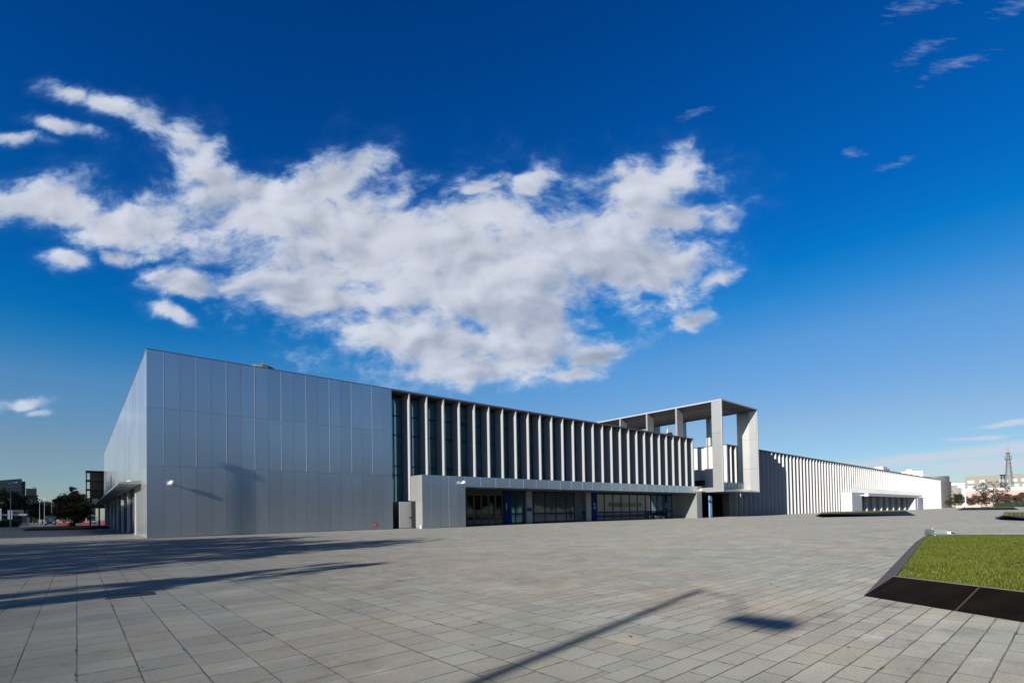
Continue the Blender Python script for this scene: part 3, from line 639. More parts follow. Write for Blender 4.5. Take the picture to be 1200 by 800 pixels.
wall_lamp(wing, (160.2, PYF, 4.55), (0, -1, 0), 3.0); wall_lamp(wing, (235, PYF, 4.75), (0, -1, 0), 3.0)
for u, v0, v1, dx, y in ((1039, 546.5, 552, 9, 6), (1031, 548, 551, 5, 9)):
    p = on_y(u, v0, y); mb = MB(); mb.box(p.x-dx/2, p.x+dx/2, y, y+4, HT, p.z-0.6); mb.box(p.x-dx/3, p.x+dx/3, y+0.5, y+3, p.z-0.6, p.z); part(mb, 'roof_plant', WHITE, wing)

# fin-hall roof floodlight (the small vent on the eaves)
p = on_y(784, 507, 1.5)
mb = MB(); mb.box(p.x-1.3, p.x+0.6, 1.2, 2.8, HT+0.03, HT+0.75); part(mb, 'roof_unit', SLATE, hall)
mb = MB(); mb.prism([(p.x-1.3, HT+0.5), (p.x+0.4, HT+0.9), (p.x+0.2, HT+1.4), (p.x-1.1, HT+1.2)], 'y', 1.0, 1.15); part(mb, 'roof_unit_plate', WPAINT, hall)

# ================================================================== PLANTER BEDS
def blades(poly, z, n, h, seed, m, name, parent, w=0.012):
    rr = random.Random(seed); xs = [p[0] for p in poly]; ys = [p[1] for p in poly]
    def inside(x, y):
        c = False; j = len(poly)-1
        for i in range(len(poly)):
            if (poly[i][1] > y) != (poly[j][1] > y) and x < (poly[j][0]-poly[i][0])*(y-poly[i][1])/(poly[j][1]-poly[i][1])+poly[i][0]: c = not c
            j = i
        return c
    V = []; F = []
    while len(F) < n:
        x = rr.uniform(min(xs), max(xs)); y = rr.uniform(min(ys), max(ys))
        if not inside(x, y): continue
        a = rr.uniform(0, 6.283); hh = h*rr.uniform(0.5, 1.25)*(1.0+0.35*math.sin(x*2.1+math.sin(y*1.7)*2)); b = rr.uniform(0, 6.283); le = hh*rr.uniform(0.1, 0.7)
        o = len(V); zz = z(x, y) if callable(z) else z; ca, sa = math.cos(a)*w, math.sin(a)*w
        V += [(x-ca, y-sa, zz), (x+ca, y+sa, zz), (x+math.cos(b)*le, y+math.sin(b)*le, zz+hh)]; F.append((o, o+1, o+2))
    me = bpy.data.meshes.new(name); px, py, pz = parent.location
    me.from_pydata([(a-px, b-py, c-pz) for a, b, c in V], [], F); me.materials.append(m)
    o = bpy.data.objects.new(name, me); COL.objects.link(o); o.parent = parent; o['kind'] = 'stuff'; return o
# near bed
bed = thing('grass_planter', 'near raised lawn bed with black sloping steel edge at the lower right', 'planter', (5.13, -41.14, 0), group=None)
B0 = [(5.13, -41.14), (19.6, -39.2), (23.4, -45.6), (1.9, -47.8)]       # foot
T0 = [(5.33+0.03, -41.47), (18.9, -39.63), (22.6, -45.2), (2.36, -47.4)]    # rim
ZR = 0.3
def edge(mb, k, rim=0.012):
    a, b = B0[k], B0[(k+1) % 4]; c, d = T0[(k+1) % 4], T0[k]
    mb.add([(*a, 0.004), (*b, 0.004), (*c, ZR), (*d, ZR)], [(0, 1, 2, 3)])
    cx = sum(p[0] for p in T0)/4; cy = sum(p[1] for p in T0)/4
    ins_ = lambda p: (p[0]+(cx-p[0])*0.004, p[1]+(cy-p[1])*0.004)
    mb.add([(*d, ZR), (*c, ZR), (*ins_(c), ZR), (*ins_(d), ZR)], [(0, 1, 2, 3)])
    mb.add([(*ins_(d), ZR), (*ins_(c), ZR), (*ins_(c), ZR-0.12), (*ins_(d), ZR-0.12)], [(0, 1, 2, 3)])
mb = MB(); edge(mb, 3); part(mb, 'front_edge', STEELD, bed)
mb = MB(); edge(mb, 0); part(mb, 'side_edge', STEELE, bed)
mb = MB(); edge(mb, 1); edge(mb, 2); part(mb, 'rear_edge', STEELD, bed)
# welded joints on the black front edge
mb = MB()
for t_ in (0.165, 0.47, 0.78):
    a = Vector((*B0[0], 0)).lerp(Vector((*B0[3], 0)), t_); b = Vector((*T0[0], ZR)).lerp(Vector((*T0[3], ZR)), t_)
    nrm = Vector((-0.6, 0.1, 0.8)).normalized()*0.004; mb.bar(a+nrm, b+nrm, 0.014, 0.008)
part(mb, 'weld_seam', mat('rusty_weld', (0.045, 0.026, 0.020), 0.8), bed)
mb = MB(); mb.bar(Vector((*T0[0], ZR+0.002)), Vector((*T0[3], ZR+0.002)), 0.014, 0.010); part(mb, 'rim', STEELE, bed)
mb = MB(); mb.add([(*p, ZR-0.05) for p in T0], [(0, 1, 2, 3)]); part(mb, 'soil', SOIL, bed)
vis = [T0[0], T0[1], (21.2, -43.0), (3.9, -45.0)]
blades(T0, ZR-0.05, 300000, 0.048, 5, GRASS, 'grass', bed, 0.0055)
# floodlight box on the far rim
t = thing('floodlight', 'grey green floodlight box lying at the far rim of the near lawn', 'floodlight', (19.05, -39.75, ZR), rz=R(-42)); t.scale = (0.9, 0.9, 0.85)
mb = MB(); mb.prism([(0.0, 0.03), (0.0, 0.20), (0.06, 0.245), (0.55, 0.20), (0.62, 0.14), (0.60, 0.05), (0.50, 0.03)], 'y', -0.17, 0.17); part(mb, 'housing', GREENB, t, local=True, bevel=0.01)
mb = MB(); mb.prism([(-0.13, 0.0), (-0.15, 0.10), (-0.10, 0.235), (-0.01, 0.235), (-0.01, 0.0)], 'y', -0.15, 0.15); part(mb, 'visor', SLATE, t, local=True)
mb = MB(); mb.box(0.46, 0.56, -0.24, -0.18, 0.04, 0.14); part(mb, 'bracket', WPAINT, t, local=True)
mb = MB(); mb.tube((0.05, 0, 0.22), (0.05, 0, 0.27), 0.025, n=8); part(mb, 'knob', WPAINT, t, local=True)
mb = MB(); mb.tube((0.60, -0.05, 0.10), (0.85, -0.02, 0.055), 0.022, n=6); mb.tube((0.85, -0.02, 0.055), (1.0, 0.1, 0.02), 0.02, n=6); part(mb, 'cable', DARK, t, local=True)
mb = MB(); mb.box(0.0, 0.5, -0.12, 0.12, -0.06, 0.03); part(mb, 'base', CONC, t, local=True)
# middle bed in front of the wing porch
def far_bed(name, label, uvs_foot, uvs_rim, z, m, group):
    foot = [on_z(u, v, 0.0) for u, v in uvs_foot]; rim = [on_z(u, v, z) for u, v in uvs_rim]
    t = thing(name, label, 'planter', foot[0], group=group)
    mb = MB()
    dv = lambda p, q_: Vector((p.x-CAM.x, p.y-CAM.y, 0)).normalized()*q_
    back = [p+dv(p, 8.0) for p in (foot[1], foot[0])]; rb = [p+dv(p, 7.4) for p in (rim[1], rim[0])]
    f4 = foot+back; r4 = rim+rb
    for k in range(4): mb.add([f4[k], f4[(k+1) % 4], r4[(k+1) % 4], r4[k]], [(0, 1, 2, 3)])
    part(mb, 'steel_edge', m, t)
    mb = MB(); mb.add(r4, [(0, 1, 2, 3)]); part(mb, 'turf', GRASSF, t)
    rr = random.Random(9); mb = MB()
    c = sum(r4, Vector())/4
    for _ in range(2500):
        s, q_ = rr.random(), rr.random(); p = (r4[0].lerp(r4[1], s)).lerp(r4[3].lerp(r4[2], s), q_)
        a = rr.uniform(0, 6.28); dx, dy = math.cos(a)*0.09, math.sin(a)*0.09
        mb.add([(p.x-dx, p.y-dy, p.z-0.01), (p.x+dx, p.y+dy, p.z-0.01), (p.x, p.y, p.z+rr.uniform(0.1, 0.26))], [(0, 1, 2)])
    gobj = part(mb, 'grass', GRASSF, t); gobj['kind'] = 'stuff'
    return t
far_bed('grass_planter', 'black edged lawn bed in front of the porch of the white wing', [(956, 604.6), (1072, 603.9)], [(962, 601.8), (1061, 598.6)], 0.5, STEELD, 'raised lawn beds on the plaza')
far_bed('grass_planter', 'farthest dark edged lawn bed below the bare brown tree', [(1121, 597.6), (1194, 597.0)], [(1128, 595.2), (1188, 594.6)], 0.45, STEELD, 'raised lawn beds on the plaza')
far_bed('grass_planter', 'lawn bed with an edge coloured like reflected sky cut off by the right border of the photo', [(1166, 607.6), (1238, 611.5)], [(1177, 603.6), (1238, 604.5)], 0.42, mat('sky_tinted_steel', (0.07, 0.09, 0.13), 0.45, 0.6), 'raised lawn beds on the plaza')  # reflected sky is put into the blue base colour of this dark steel

# drain grate
t = thing('drain_grate', 'black slotted drain grate set in the paving at the lower left', 'drain', (-3.0, -32.35, 0.005))
mb = MB(); mb.box(-3.36, -2.66, -32.56, -32.14, -0.06, -0.03); part(mb, 'pit', BLACK, t)
mb = MB()
for k in range(19): x = -3.34+k*0.036; mb.box(x, x+0.012, -32.53, -32.17, 0.004, 0.012)
mb.box(-3.36, -2.66, -32.55, -32.53, 0.004, 0.014); mb.box(-3.36, -2.66, -32.17, -32.15, 0.004, 0.014)
part(mb, 'bars', BLACK, t)
mb = MB(); mb.box(-3.34, -2.68, -32.53, -32.17, 0.0025, 0.0038); part(mb, 'shadow_gap', BLACK, t)

# ================================================================== TREES
def crown_mesh(name, seed, rx, ry, rz, zc, n_clump, n_leaf, leaf, m, squash=0.0, shell=0.45):
    rr = random.Random(seed); V = []; F = []
    for c in range(n_clump):
        while True:
            d = Vector((rr.gauss(0, 1), rr.gauss(0, 1), rr.gauss(0, 1)))
            if d.length > 0.01: break
        d.normalize(); rad = (shell+(1-shell)*rr.random()**0.6)*rr.uniform(0.8, 1.12)
        cx, cy, cz = d.x*rx*rad, d.y*ry*rad, zc+d.z*rz*rad*(1.0 if d.z > 0 else 1-squash)
        cr = rr.uniform(0.16, 0.34)*min(rx, rz)
        for _ in range(n_leaf):
            e = Vector((rr.gauss(0, 0.5), rr.gauss(0, 0.5), rr.gauss(0, 0.4)))*cr
            p = Vector((cx, cy, cz))+e; s = leaf*rr.uniform(0.6, 1.4)
            a = Vector((rr.gauss(0, 1), rr.gauss(0, 1), rr.gauss(0, 1))).normalized(); b = a.orthogonal().normalized()
            b.rotate(Matrix.Rotation(rr.uniform(0, 6.28), 3, a)); q_ = a.cross(b)
            o = len(V); V += [tuple(p-b*s), tuple(p+q_*s*0.55), tuple(p+b*s), tuple(p-q_*s*0.55)]; F.append((o, o+1, o+2, o+3))
    me = bpy.data.meshes.new(name); me.from_pydata(V, [], F); me.materials.append(m); return me
def trunk_mesh(name, seed, h, r, spread, limbs, z_first, m=BARK):
    rr = random.Random(seed); mb = MB()
    p = Vector((0, 0, 0)); pts = [p]
    for k in range(4):
        p = p+Vector((rr.gauss(0, 0.06*h/5), rr.gauss(0, 0.06*h/5), h/4)); pts.append(p)
    for k in range(4): mb.tube(pts[k], pts[k+1], r*(1-0.2*k), r*(1-0.2*(k+1)), 8, cap=(k == 3))
    for k in range(limbs):
        t_ = z_first+(0.98-z_first)*k/limbs; i = min(3, int(t_*4)); st = pts[i].lerp(pts[i+1], t_*4-i)
        a = k*2.4+rr.uniform(-0.4, 0.4); ln = spread*rr.uniform(0.55, 1.0)*(1.1-0.5*t_)
        mid = st+Vector((math.cos(a)*ln*0.55, math.sin(a)*ln*0.55, ln*0.35)); end = mid+Vector((math.cos(a+0.3)*ln*0.5, math.sin(a+0.3)*ln*0.5, ln*0.45))
        rb = r*(1-0.75*t_)*0.6; mb.tube(st, mid, rb, rb*0.6, 6, cap=False); mb.tube(mid, end, rb*0.6, rb*0.15, 5)
        for q_ in (0.35, 0.8):
            s2 = st.lerp(mid, q_); e2 = s2+Vector((math.cos(a+1.0-2*q_)*ln*0.45, math.sin(a+1.0-2*q_)*ln*0.45, ln*0.4)); mb.tube(s2, e2, rb*0.4, rb*0.1, 5)
    me = bpy.data.meshes.new(name); me.from_pydata([tuple(v) for v in mb.v], [], mb.f); me.materials.append(m); return me
T_BROAD = [(trunk_mesh('trunk', s, 8.0, 0.22, 3.0, 9, 0.35), crown_mesh('crown', s+50, 3.3, 3.3, 3.9, 6.3, 130, 62, 0.21, LEAF)) for s in (1, 2, 3)]
T_AIRY = [(trunk_mesh('trunk', s+20, 8.0, 0.2, 3.0, 9, 0.35), crown_mesh('crown', s+150, 3.2, 3.2, 3.9, 6.2, 100, 46, 0.18, LEAF)) for s in (1, 2, 3)]
T_OLIVEA = [(trunk_mesh('trunk', s+30, 8.0, 0.2, 3.0, 11, 0.2), crown_mesh('crown', s+170, 3.3, 3.3, 3.7, 5.4, 60, 50, 0.22, LEAFO if s == 4 else LEAFB)) for s in (4, 5)]
T_OLIVE = [(trunk_mesh('trunk', s, 8.0, 0.2, 3.0, 9, 0.3), crown_mesh('crown', s+70, 3.3, 3.3, 3.7, 5.9, 120, 62, 0.21, LEAFO)) for s in (4, 5)]
T_COL = [(trunk_mesh('trunk', s, 10.5, 0.2, 1.6, 12, 0.25), crown_mesh('crown', s+90, 1.9, 1.9, 5.0, 6.9, 80, 60, 0.17, LEAF)) for s in (6, 7)]
def tree(kind, loc, h, label, group=None, rz=0.0, wide=1.0, name='tree', base=10.2):
    t = thing(name, label, 'tree', loc, rz, group); s = h/base; t.scale = (s*wide, s*wide, s)
    for nm, me in (('trunk', kind[0]), ('crown', kind[1])):
        o = bpy.data.objects.new(nm, me); COL.objects.link(o); o.parent = t
    return t
# street trees left of the picture: they throw the long dappled shadows over the plaza
rr = random.Random(21)
for k, (x, y, h) in enumerate([(-20.5, -34.4, 7.7), (-21.0, -26.2, 11.4), (-22.5, -21.5, 11.2), (-21.0, -16.5, 10.8), (-23.0, -12.2, 10.8), (-25.0, -8.5, 9.5),
                               (-22.5, 13.5, 11.5), (-24.5, 19.0, 12.5), (-22.0, 25.0, 12.5), (-25.0, 31.0, 14.0), (-24.0, 37.0, 15.0), (-24.0, 43.5, 16.0), (-25.0, 50.0, 16.0), (-26.0, 57.0, 16.5), (-27.0, 65, 16), (-28.0, 74, 16.5), (-29, 84, 17), (-31, 95, 17), (-33, 107, 17), (-34, 120, 17)]):
    tree((T_COL[0] if k == 0 else T_AIRY[k % 3]) if k < 6 else T_BROAD[k % 3], (x, y, 0), h, 'broadleaf street tree in the row left of the plaza', 'street trees beside the plaza', rz=k*1.3, wide=1.0, base=10.4)
for k in range(26):  # added row out of view, darkens what the glass and panels mirror
    tree(T_BROAD[k % 3], (-40+k*8.5+(k*37 % 5), -108-(k*29 % 9), 0), 12+(k*53 % 6), 'unseen broadleaf tree added behind the camera to be mirrored in the glass', 'unseen trees added for reflections', rz=k*0.8, wide=1.3)
# island tree
isl = thing('planter_island', 'low round planting island on the left forecourt', 'planter', (-4.6, 58.5, 0))
mb = MB(); mb.lathe([(4.9, 0.0), (4.75, 0.26), (4.3, 0.42), (0.0, 0.60)], 24, (-4.6, 58.5, 0.004)); part(mb, 'bank', SOIL, isl)
mb = MB(); mb.lathe([(5.0, 0.0), (5.0, 0.16), (4.85, 0.16), (4.85, 0.0)], 24, (-4.6, 58.5, 0.004)); part(mb, 'kerb', STEELD, isl)
ti = thing('bushy_tree', 'bushy olive green tree with low branches on the round planting island', 'tree', (-4.0, 58.6, 0.5))
tm = trunk_mesh('trunk', 11, 5.2, 0.14, 2.6, 14, 0.08); o = bpy.data.objects.new('trunk', tm); COL.objects.link(o); o.parent = ti
rr = random.Random(12); V = []; F = []
cm = crown_mesh('crown', 33, 2.25, 2.25, 2.5, 2.75, 150, 95, 0.12, LEAFO, shell=0.15); o = bpy.data.objects.new('crown', cm); COL.objects.link(o); o.parent = ti
cm2 = crown_mesh('crown', 34, 0.6, 0.6, 0.9, 5.3, 16, 50, 0.11, LEAFO, shell=0.2); o = bpy.data.objects.new('crown', cm2); COL.objects.link(o); o.parent = ti
cm3 = crown_mesh('crown', 35, 0.6, 0.6, 0.6, 4.0, 12, 45, 0.11, LEAFO, shell=0.2); o = bpy.data.objects.new('crown', cm3); COL.objects.link(o); o.parent = ti; o.location = (-1.9, -0.3, 0)
# dark trees along the street at far left
LT = [(-6, 210, 15.5), (3, 230, 15.5), (12, 215, 14), (20, 240, 13.5), (27, 228, 12), (33, 246, 12), (39, 235, 10.5), (44, 225, 9.8), (50, 250, 10.5), (57, 262, 12), (64, 240, 8.5), (71, 268, 9), (88, 255, 10)]
for k, (u, dpt, h) in enumerate(LT):
    p = far(u, dpt); tree((T_BROAD+T_OLIVE)[k % 5], p, h, 'dark leafy tree in the row along the far left street', 'trees along the far left street', rz=k*0.9, wide=1.25)
# right side shrubs and trees beyond the plaza
RT = [(1113, 300, 7.0, 1), (1120, 305, 9.5, 1), (1127, 300, 7.5, 0), (1138, 300, 8.5, 2), (1142, 310, 7.5, 0), (1150, 300, 9.0, 1), (1157, 305, 8.5, 1), (1169, 305, 8.5, 0), (1178, 300, 9.0, 2), (1185, 305, 10.5, 2), (1194, 300, 9.0, 2), (1203, 305, 10, 2), (1213, 300, 9, 0)]
for k, (u, dpt, h, c) in enumerate(RT):
    kind = [T_AIRY[0], T_OLIVEA[0], T_OLIVEA[1]][c]; h *= (0.8, 1.0, 1.12)[k*7 % 3]
    tree(kind, far(u, dpt), h, 'bushy tree between the drum building and the white post sign' if k < 3 else 'bushy autumn tree in the row before the pink walled building', 'bushy trees beside the drum building' if k < 3 else 'bushy trees before the pink building', rz=k*1.7, wide=1.2)
T_BROWN = (trunk_mesh('trunk', 15, 8.6, 0.28, 4.6, 16, 0.30), crown_mesh('crown', 44, 5.6, 5.6, 3.3, 7.9, 75, 26, 0.19, LEAFB, squash=0.35, shell=0.55))
tree(T_BROWN, far(1164.5, 205), 11.6, 'tall bare tree with a wide thin brown crown before the pink building', None, name='bare_tree', base=11.2)

# ================================================================== BACKGROUND BUILDINGS (right)
def facing_box(name, label, cat, u0, u1, v_top, depth, deep, m, group=None):
    """a block whose front runs from photo column u0 to u1 at a given distance, standing on the ground"""
    global KPX
    hd = lambda u: Vector((ray(u, 600).x, ray(u, 600).y, 0)).normalized()
    nm = hd((u0+u1)/2); dm = depth/nm.dot(Vector((AX_F.x, AX_F.y, 0)).normalized())
    a, b = (Vector((CAM.x, CAM.y, 0))+hd(u)*(dm/hd(u).dot(nm)) for u in (u0, u1))
    w = (b-a).length; ang = math.atan2(b.y-a.y, b.x-a.x); KPX = w/(u1-u0)
    t = thing(name, label, cat, a, ang, group); h = far_z((u0+u1)/2, v_top, depth)
    return t, w, h
def local_box(t, name, x0, x1, y0, y1, z0, z1, m, **kw):
    mb = MB(); mb.box(x0, x1, y0, y1, z0, z1); return part(mb, name, m, t, local=True, **kw)
DP = 470
t, w, h = facing_box('office_block', 'long taupe office block with pale ribbon windows behind the pink wall', 'building', 1132, 1260, 555.5, DP, 40, TAN)
local_box(t, 'wall', 0, w, 0, 40, 0, h, TAN); local_box(t, 'parapet', 0.5, w-1, 0.5, 39, h+0.003, h+0.6, TAUPE)
def win(t, u0, u1, v0, v1, dp, m, u_base, y=-0.05, z_mid=1160):
    k = KPX; x0 = (u0-u_base)*k; x1 = (u1-u_base)*k; z1 = far_z(z_mid, v0, dp); z0 = far_z(z_mid, v1, dp)
    f = local_box(t, 'window', x0, x1, y, 0.0, z0, z1, WPAINT); n = max(1, int((x1-x0)/2.2))
    for i in range(n): local_box(f, 'pane', x0+(x1-x0)*i/n+0.15, x0+(x1-x0)*(i+1)/n-0.15, y-0.04, y-0.01, z0+0.2, z1-0.2, m)
for (u0, u1) in ((1135.5, 1144), (1151, 1158), (1176, 1186), (1191, 1197), (1202, 1210)):
    win(t, u0, u1, 561.0, 564.3, DP, WINPALE, 1132)
for (u0, u1) in ((1135.5, 1144), (1148, 1158), (1181, 1199), (1203, 1215)):
    win(t, u0, u1, 567.5, 571.0, DP, WINPALE, 1132)
DP2 = 420
t, w, h = facing_box('low_annex', 'low pale pink annex with a white parapet in front of the office block', 'building', 1132.5, 1260, 573.5, DP2, 30, PINK)
local_box(t, 'wall', 0, w, 0, 30, 0, h, PINK); local_box(t, 'parapet', -0.3, w, -0.3, 30.2, h+0.002, h+2.4, WPAINT)
for k in range(4): local_box(t, 'wall_band', 1, w-1, -0.06, -0.003, h*0.25*k+1.0, h*0.25*k+1.12, TAUPE)
DP3 = 400
t, w, h = facing_box('taupe_block', 'plain taupe block with a small dark window beside the silver drum building', 'building', 1104, 1123.5, 568.2, DP3, 30, TAUPE)
local_box(t, 'wall', 0, w, 0, 30, 0, h, TAUPE)
local_box(t, 'window', (1116-1104)*KPX, (1117.2-1104)*KPX, -0.05, 0, far_z(1115, 577, DP3), far_z(1115, 574.8, DP3), DARK)
local_box(t, 'annex', (1123.6-1104)*KPX, (1128-1104)*KPX, 2, 30, 0, far_z(1115, 571.5, DP3), SLATE)
t, w, h = facing_box('white_block', 'white box building between the taupe block and the office block', 'building', 1108, 1131.8, 566.0, 440, 20, WPAINT)
local_box(t, 'wall', 0, w, 0, 25, 0, h, WPAINT); local_box(t, 'window', w-3.0, w-1.6, -0.05, 0, 3, 6, DARK)
# silver drum
p = far(1094, 345); hh = far_z(1095, 558.5, 345)
t = thing('drum_building', 'rounded silver clad building with a darker top behind the wing end', 'building', p)
rD = 9.6
mb = MB(); mb.lathe([(rD, 0), (rD, hh*0.80)], 40); part(mb, 'wall', SILVER, t, local=True, smooth=True)
mb = MB(); mb.lathe([(rD-0.7, hh*0.8), (rD-0.7, hh), (0, hh+0.2)], 40); part(mb, 'upper_storey', SLATE, t, local=True)
mb = MB(); mb.lathe([(rD+0.2, hh*0.79), (rD+0.2, hh*0.81), (rD-0.7, hh*0.815)], 40); part(mb, 'ledge', SILVER, t, local=True)
a0 = math.atan2(-AX_F.y, -AX_F.x)
mb = MB()
for k in range(5):
    a, b = a0+R(52+k*5), a0+R(57+k*5); mb.add([((rD+0.1)*math.cos(q_), (rD+0.1)*math.sin(q_), z) for q_, z in ((a, hh*0.55), (b, hh*0.55), (b, hh*0.77), (a, hh*0.77))], [(0, 1, 2, 3)])
part(mb, 'blue_sign', BLUEL, t, local=True)
t, w, h = facing_box('penthouse_block', 'white stepped block rising behind the roof of the long wing', 'building', 1058, 1083, 551.8, 340, 12, WPAINT)
local_box(t, 'wall', 0, w, 0, 10, 0, h, WPAINT); local_box(t, 'chimney', 2.5, 5.5, 1, 4, h+0.003, h+1.3, WPAINT)
# lattice tower
p = far(1184, 450); ht = far_z(1184, 524, 450)
t = thing('lattice_tower', 'slender steel lattice mast standing behind the low annex', 'tower', p, R(20))
mb = MB(); bw, tw = 3.5, 0.6
def tp(k, z): s = bw+(tw-bw)*min(1, z/(ht*0.92)); return Vector(((-1, 1, 1, -1)[k]*s, (-1, -1, 1, 1)[k]*s, z))
for k in range(4): mb.bar(tp(k, 0), tp(k, ht*0.92), 0.32)
part(mb, 'legs', TOWER, t, local=True)
mb = MB(); nz = 12; zs = [ht*0.92*(1-(1-i/nz)**1.25) for i in range(nz+1)]
for a, b in zip(zs[:-1], zs[1:]):
    for k in range(4):
        j = (k+1) % 4; mb.bar(tp(k, a), tp(j, b), 0.17); mb.bar(tp(j, a), tp(k, b), 0.17); mb.bar(tp(k, b), tp(j, b), 0.2)
part(mb, 'bracing', TOWER, t, local=True)
mb = MB(); mb.box(-1.8, 1.8, -1.8, 1.8, ht*0.80, ht*0.81); mb.box(-1.4, 1.4, -1.4, 1.4, ht*0.9, ht*0.912); mb.tube((0, 0, ht*0.9), (0, 0, ht*1.03), 0.14, n=6)
for k in range(4): q_ = tp(k, ht*0.83)*1.0; mb.box(q_.x*1.9-0.2, q_.x*1.9+0.2, q_.y*1.9-0.2, q_.y*1.9+0.2, ht*0.79, ht*0.86)
part(mb, 'antenna_platform', TOWER, t, local=True)
# low white wall, sign posts, hedge
t, w, h = facing_box('low_white_wall', 'low white wall in three lengths at the far side of the plaza', 'wall', 1120, 1150, 591.3, 270, 0.4, WPAINT)
for k in range(3): local_box(t, 'wall_length', w*k/3+0.03, w*(k+1)/3-0.03, 0, 0.4, 0, 1.25, CONC)
t = thing('flag_sign', 'tall white post with a pale blue panel above the low white wall', 'sign', far(1132, 268))
mb = MB(); mb.box(-0.35, 0.35, -0.2, 0.2, 0, 8.6); part(mb, 'post', WPAINT, t, local=True)
mb = MB(); mb.box(0.36, 2.2, -0.1, 0.1, 3.4, 6.2); part(mb, 'panel', mat('pale_blue_panel', (0.50, 0.58, 0.72), 0.5), t, local=True)
t = thing('info_sign', 'short pale green blue sign slab left of the bare tree', 'sign', far(1161.5, 215))
mb = MB(); mb.box(-0.32, 0.32, -0.12, 0.12, 0, 2.9); part(mb, 'slab', mat('pale_teal_panel', (0.45, 0.58, 0.58), 0.5), t, local=True, bevel=0.03)
mb = MB(); mb.box(-0.5, 0.5, -0.25, 0.25, 0, 0.12); part(mb, 'foot', CONC, t, local=True)
a, b = far(1166, 265), far(1235, 262); ang = math.atan2(b.y-a.y, b.x-a.x)
t = thing('clipped_hedge', 'clipped green hedge along the far right edge of the plaza', 'hedge', a, ang)
w = (b-a).length; rr = random.Random(5); V = []; F = []
for _ in range(6000):
    p = Vector((rr.uniform(0, w), rr.uniform(-0.8, 0.8), rr.uniform(0.02, 2.3))); s = rr.uniform(0.08, 0.2)
    d = Vector((rr.gauss(0, 1), rr.gauss(0, 1), rr.gauss(0, 1))).normalized(); e = d.orthogonal().normalized(); o = len(V)
    V += [tuple(p-d*s), tuple(p+e*s), tuple(p+d*s), tuple(p-e*s)]; F.append((o, o+1, o+2, o+3))
me = bpy.data.meshes.new('leaves'); me.from_pydata(V, [], F); me.materials.append(HEDGE); o = bpy.data.objects.new('leaves', me); COL.objects.link(o); o.parent = t
local_box(t, 'hedge_core', 0, w, -0.6, 0.6, 0, 2.0, HEDGE)

# ================================================================== BACKGROUND (left street)
t, w, h = facing_box('glass_office', 'dark teal glass office tower with a sloping roof at the left border', 'building', -40, 25.5, 561, 420, 30, TEALGLASS)
mb = MB(); k = KPX; zt = lambda v: far_z(10, v, 420)
mb.prism([(0, 0), (w, 0), (w, zt(559.3)), (w*0.60, zt(562.0)), (w*0.5, zt(560)), (0, zt(557))], 'y', 0, 30); part(mb, 'wall', TEALGLASS, t, local=True)
mb = MB()
for i in range(11): z = 2+i*3.1; mb.box(0, w, -0.12, -0.003, z, z+0.35)
part(mb, 'floor_bands', OFFDARK, t, local=True)
local_box(t, 'side_slab', w+0.01, w+(30-25.5)*k, 1, 30, 0, zt(562.5), OFFDARK)
t, w, h = facing_box('grey_office', 'stepped dark grey office block right of the teal glass tower', 'building', 30.2, 45, 580, 440, 25, OFFDARK)
k = KPX
local_box(t, 'wall', 0, w, 0, 25, 0, h, OFFDARK); local_box(t, 'upper_storeys', 0, (43-30.2)*k, 3, 24, h+0.003, far_z(36, 572, 440), TEALGLASS)
for i in range(5): local_box(t, 'roof_fin', (38+i)*k-30.2*k, (38.4+i)*k-30.2*k, 4, 5, far_z(36, 572, 440)+0.003, far_z(36, 571, 440)+(i % 2)*0.8+0.6, OFFDARK)
for r_ in range(6):
    for c_ in range(7): local_box(t, 'window', 1.0+c_*1.45, 1.9+c_*1.45, -0.05, -0.003, 4+r_*3, 5.8+r_*3, TEALGLASS)
t, w, h = facing_box('far_flat_block', 'far low flat block just left of the black stair tower', 'building', 91, 112, 586, 330, 15, SLATE)
local_box(t, 'wall', 0, w, 0, 15, 0, h, TEALGLASS); local_box(t, 'roof_slab', -0.5, w+0.5, -0.5, 15.5, h+0.002, h+0.5, SLATE)
# gatehouse at far left
t, w, h = facing_box('gatehouse', 'white gatehouse with a flat overhanging roof at the left border', 'building', -14, 34.5, 600.5, 140, 6, WPAINT)
k = KPX
local_box(t, 'roof', 0, w-0.5, -0.6, 6, 3.0, 3.5, WPAINT); local_box(t, 'upper_wall', w*0.45, w-1.2, -0.3, 5, 3.52, 4.6, GREYWALL)
local_box(t, 'end_pier', w-1.5, w, -0.4, 5.5, 0, 2.98, GREYWALL); local_box(t, 'back_wall', 0, w-1.52, 4, 5, 0, 2.98, OFFDARK)  # grey and dark materials put shade into the gatehouse's colours
local_box(t, 'white_panel', (8+14)*k, (14+14)*k, -0.75, -0.62, 2.0, 4.5, WPAINT); local_box(t, 'post', (-1+14)*k, (1.3+14)*k, -0.9, -0.62, 0, 5.0, WPAINT)
for c_ in range(3): local_box(t, 'gate_pillar', (3+c_*7+14)*k, (3.7+c_*7+14)*k, -0.3, 0.0, 0, 2.98, GREYWALL)
t, w, h = facing_box('clipped_hedge', 'dark low hedge before the white gatehouse', 'hedge', -14, 22, 608, 120, 1.5, HEDGE)
rr = random.Random(6); V = []; F = []
for _ in range(5000):
    p = Vector((rr.uniform(0, w), rr.uniform(-0.2, 1.6), rr.uniform(0.02, 1.5+0.3*math.sin(_)))); s = rr.uniform(0.05, 0.14)
    d = Vector((rr.gauss(0, 1), rr.gauss(0, 1), rr.gauss(0, 1))).normalized(); e = d.orthogonal().normalized(); o = len(V)
    V += [tuple(p-d*s), tuple(p+e*s), tuple(p+d*s), tuple(p-e*s)]; F.append((o, o+1, o+2, o+3))
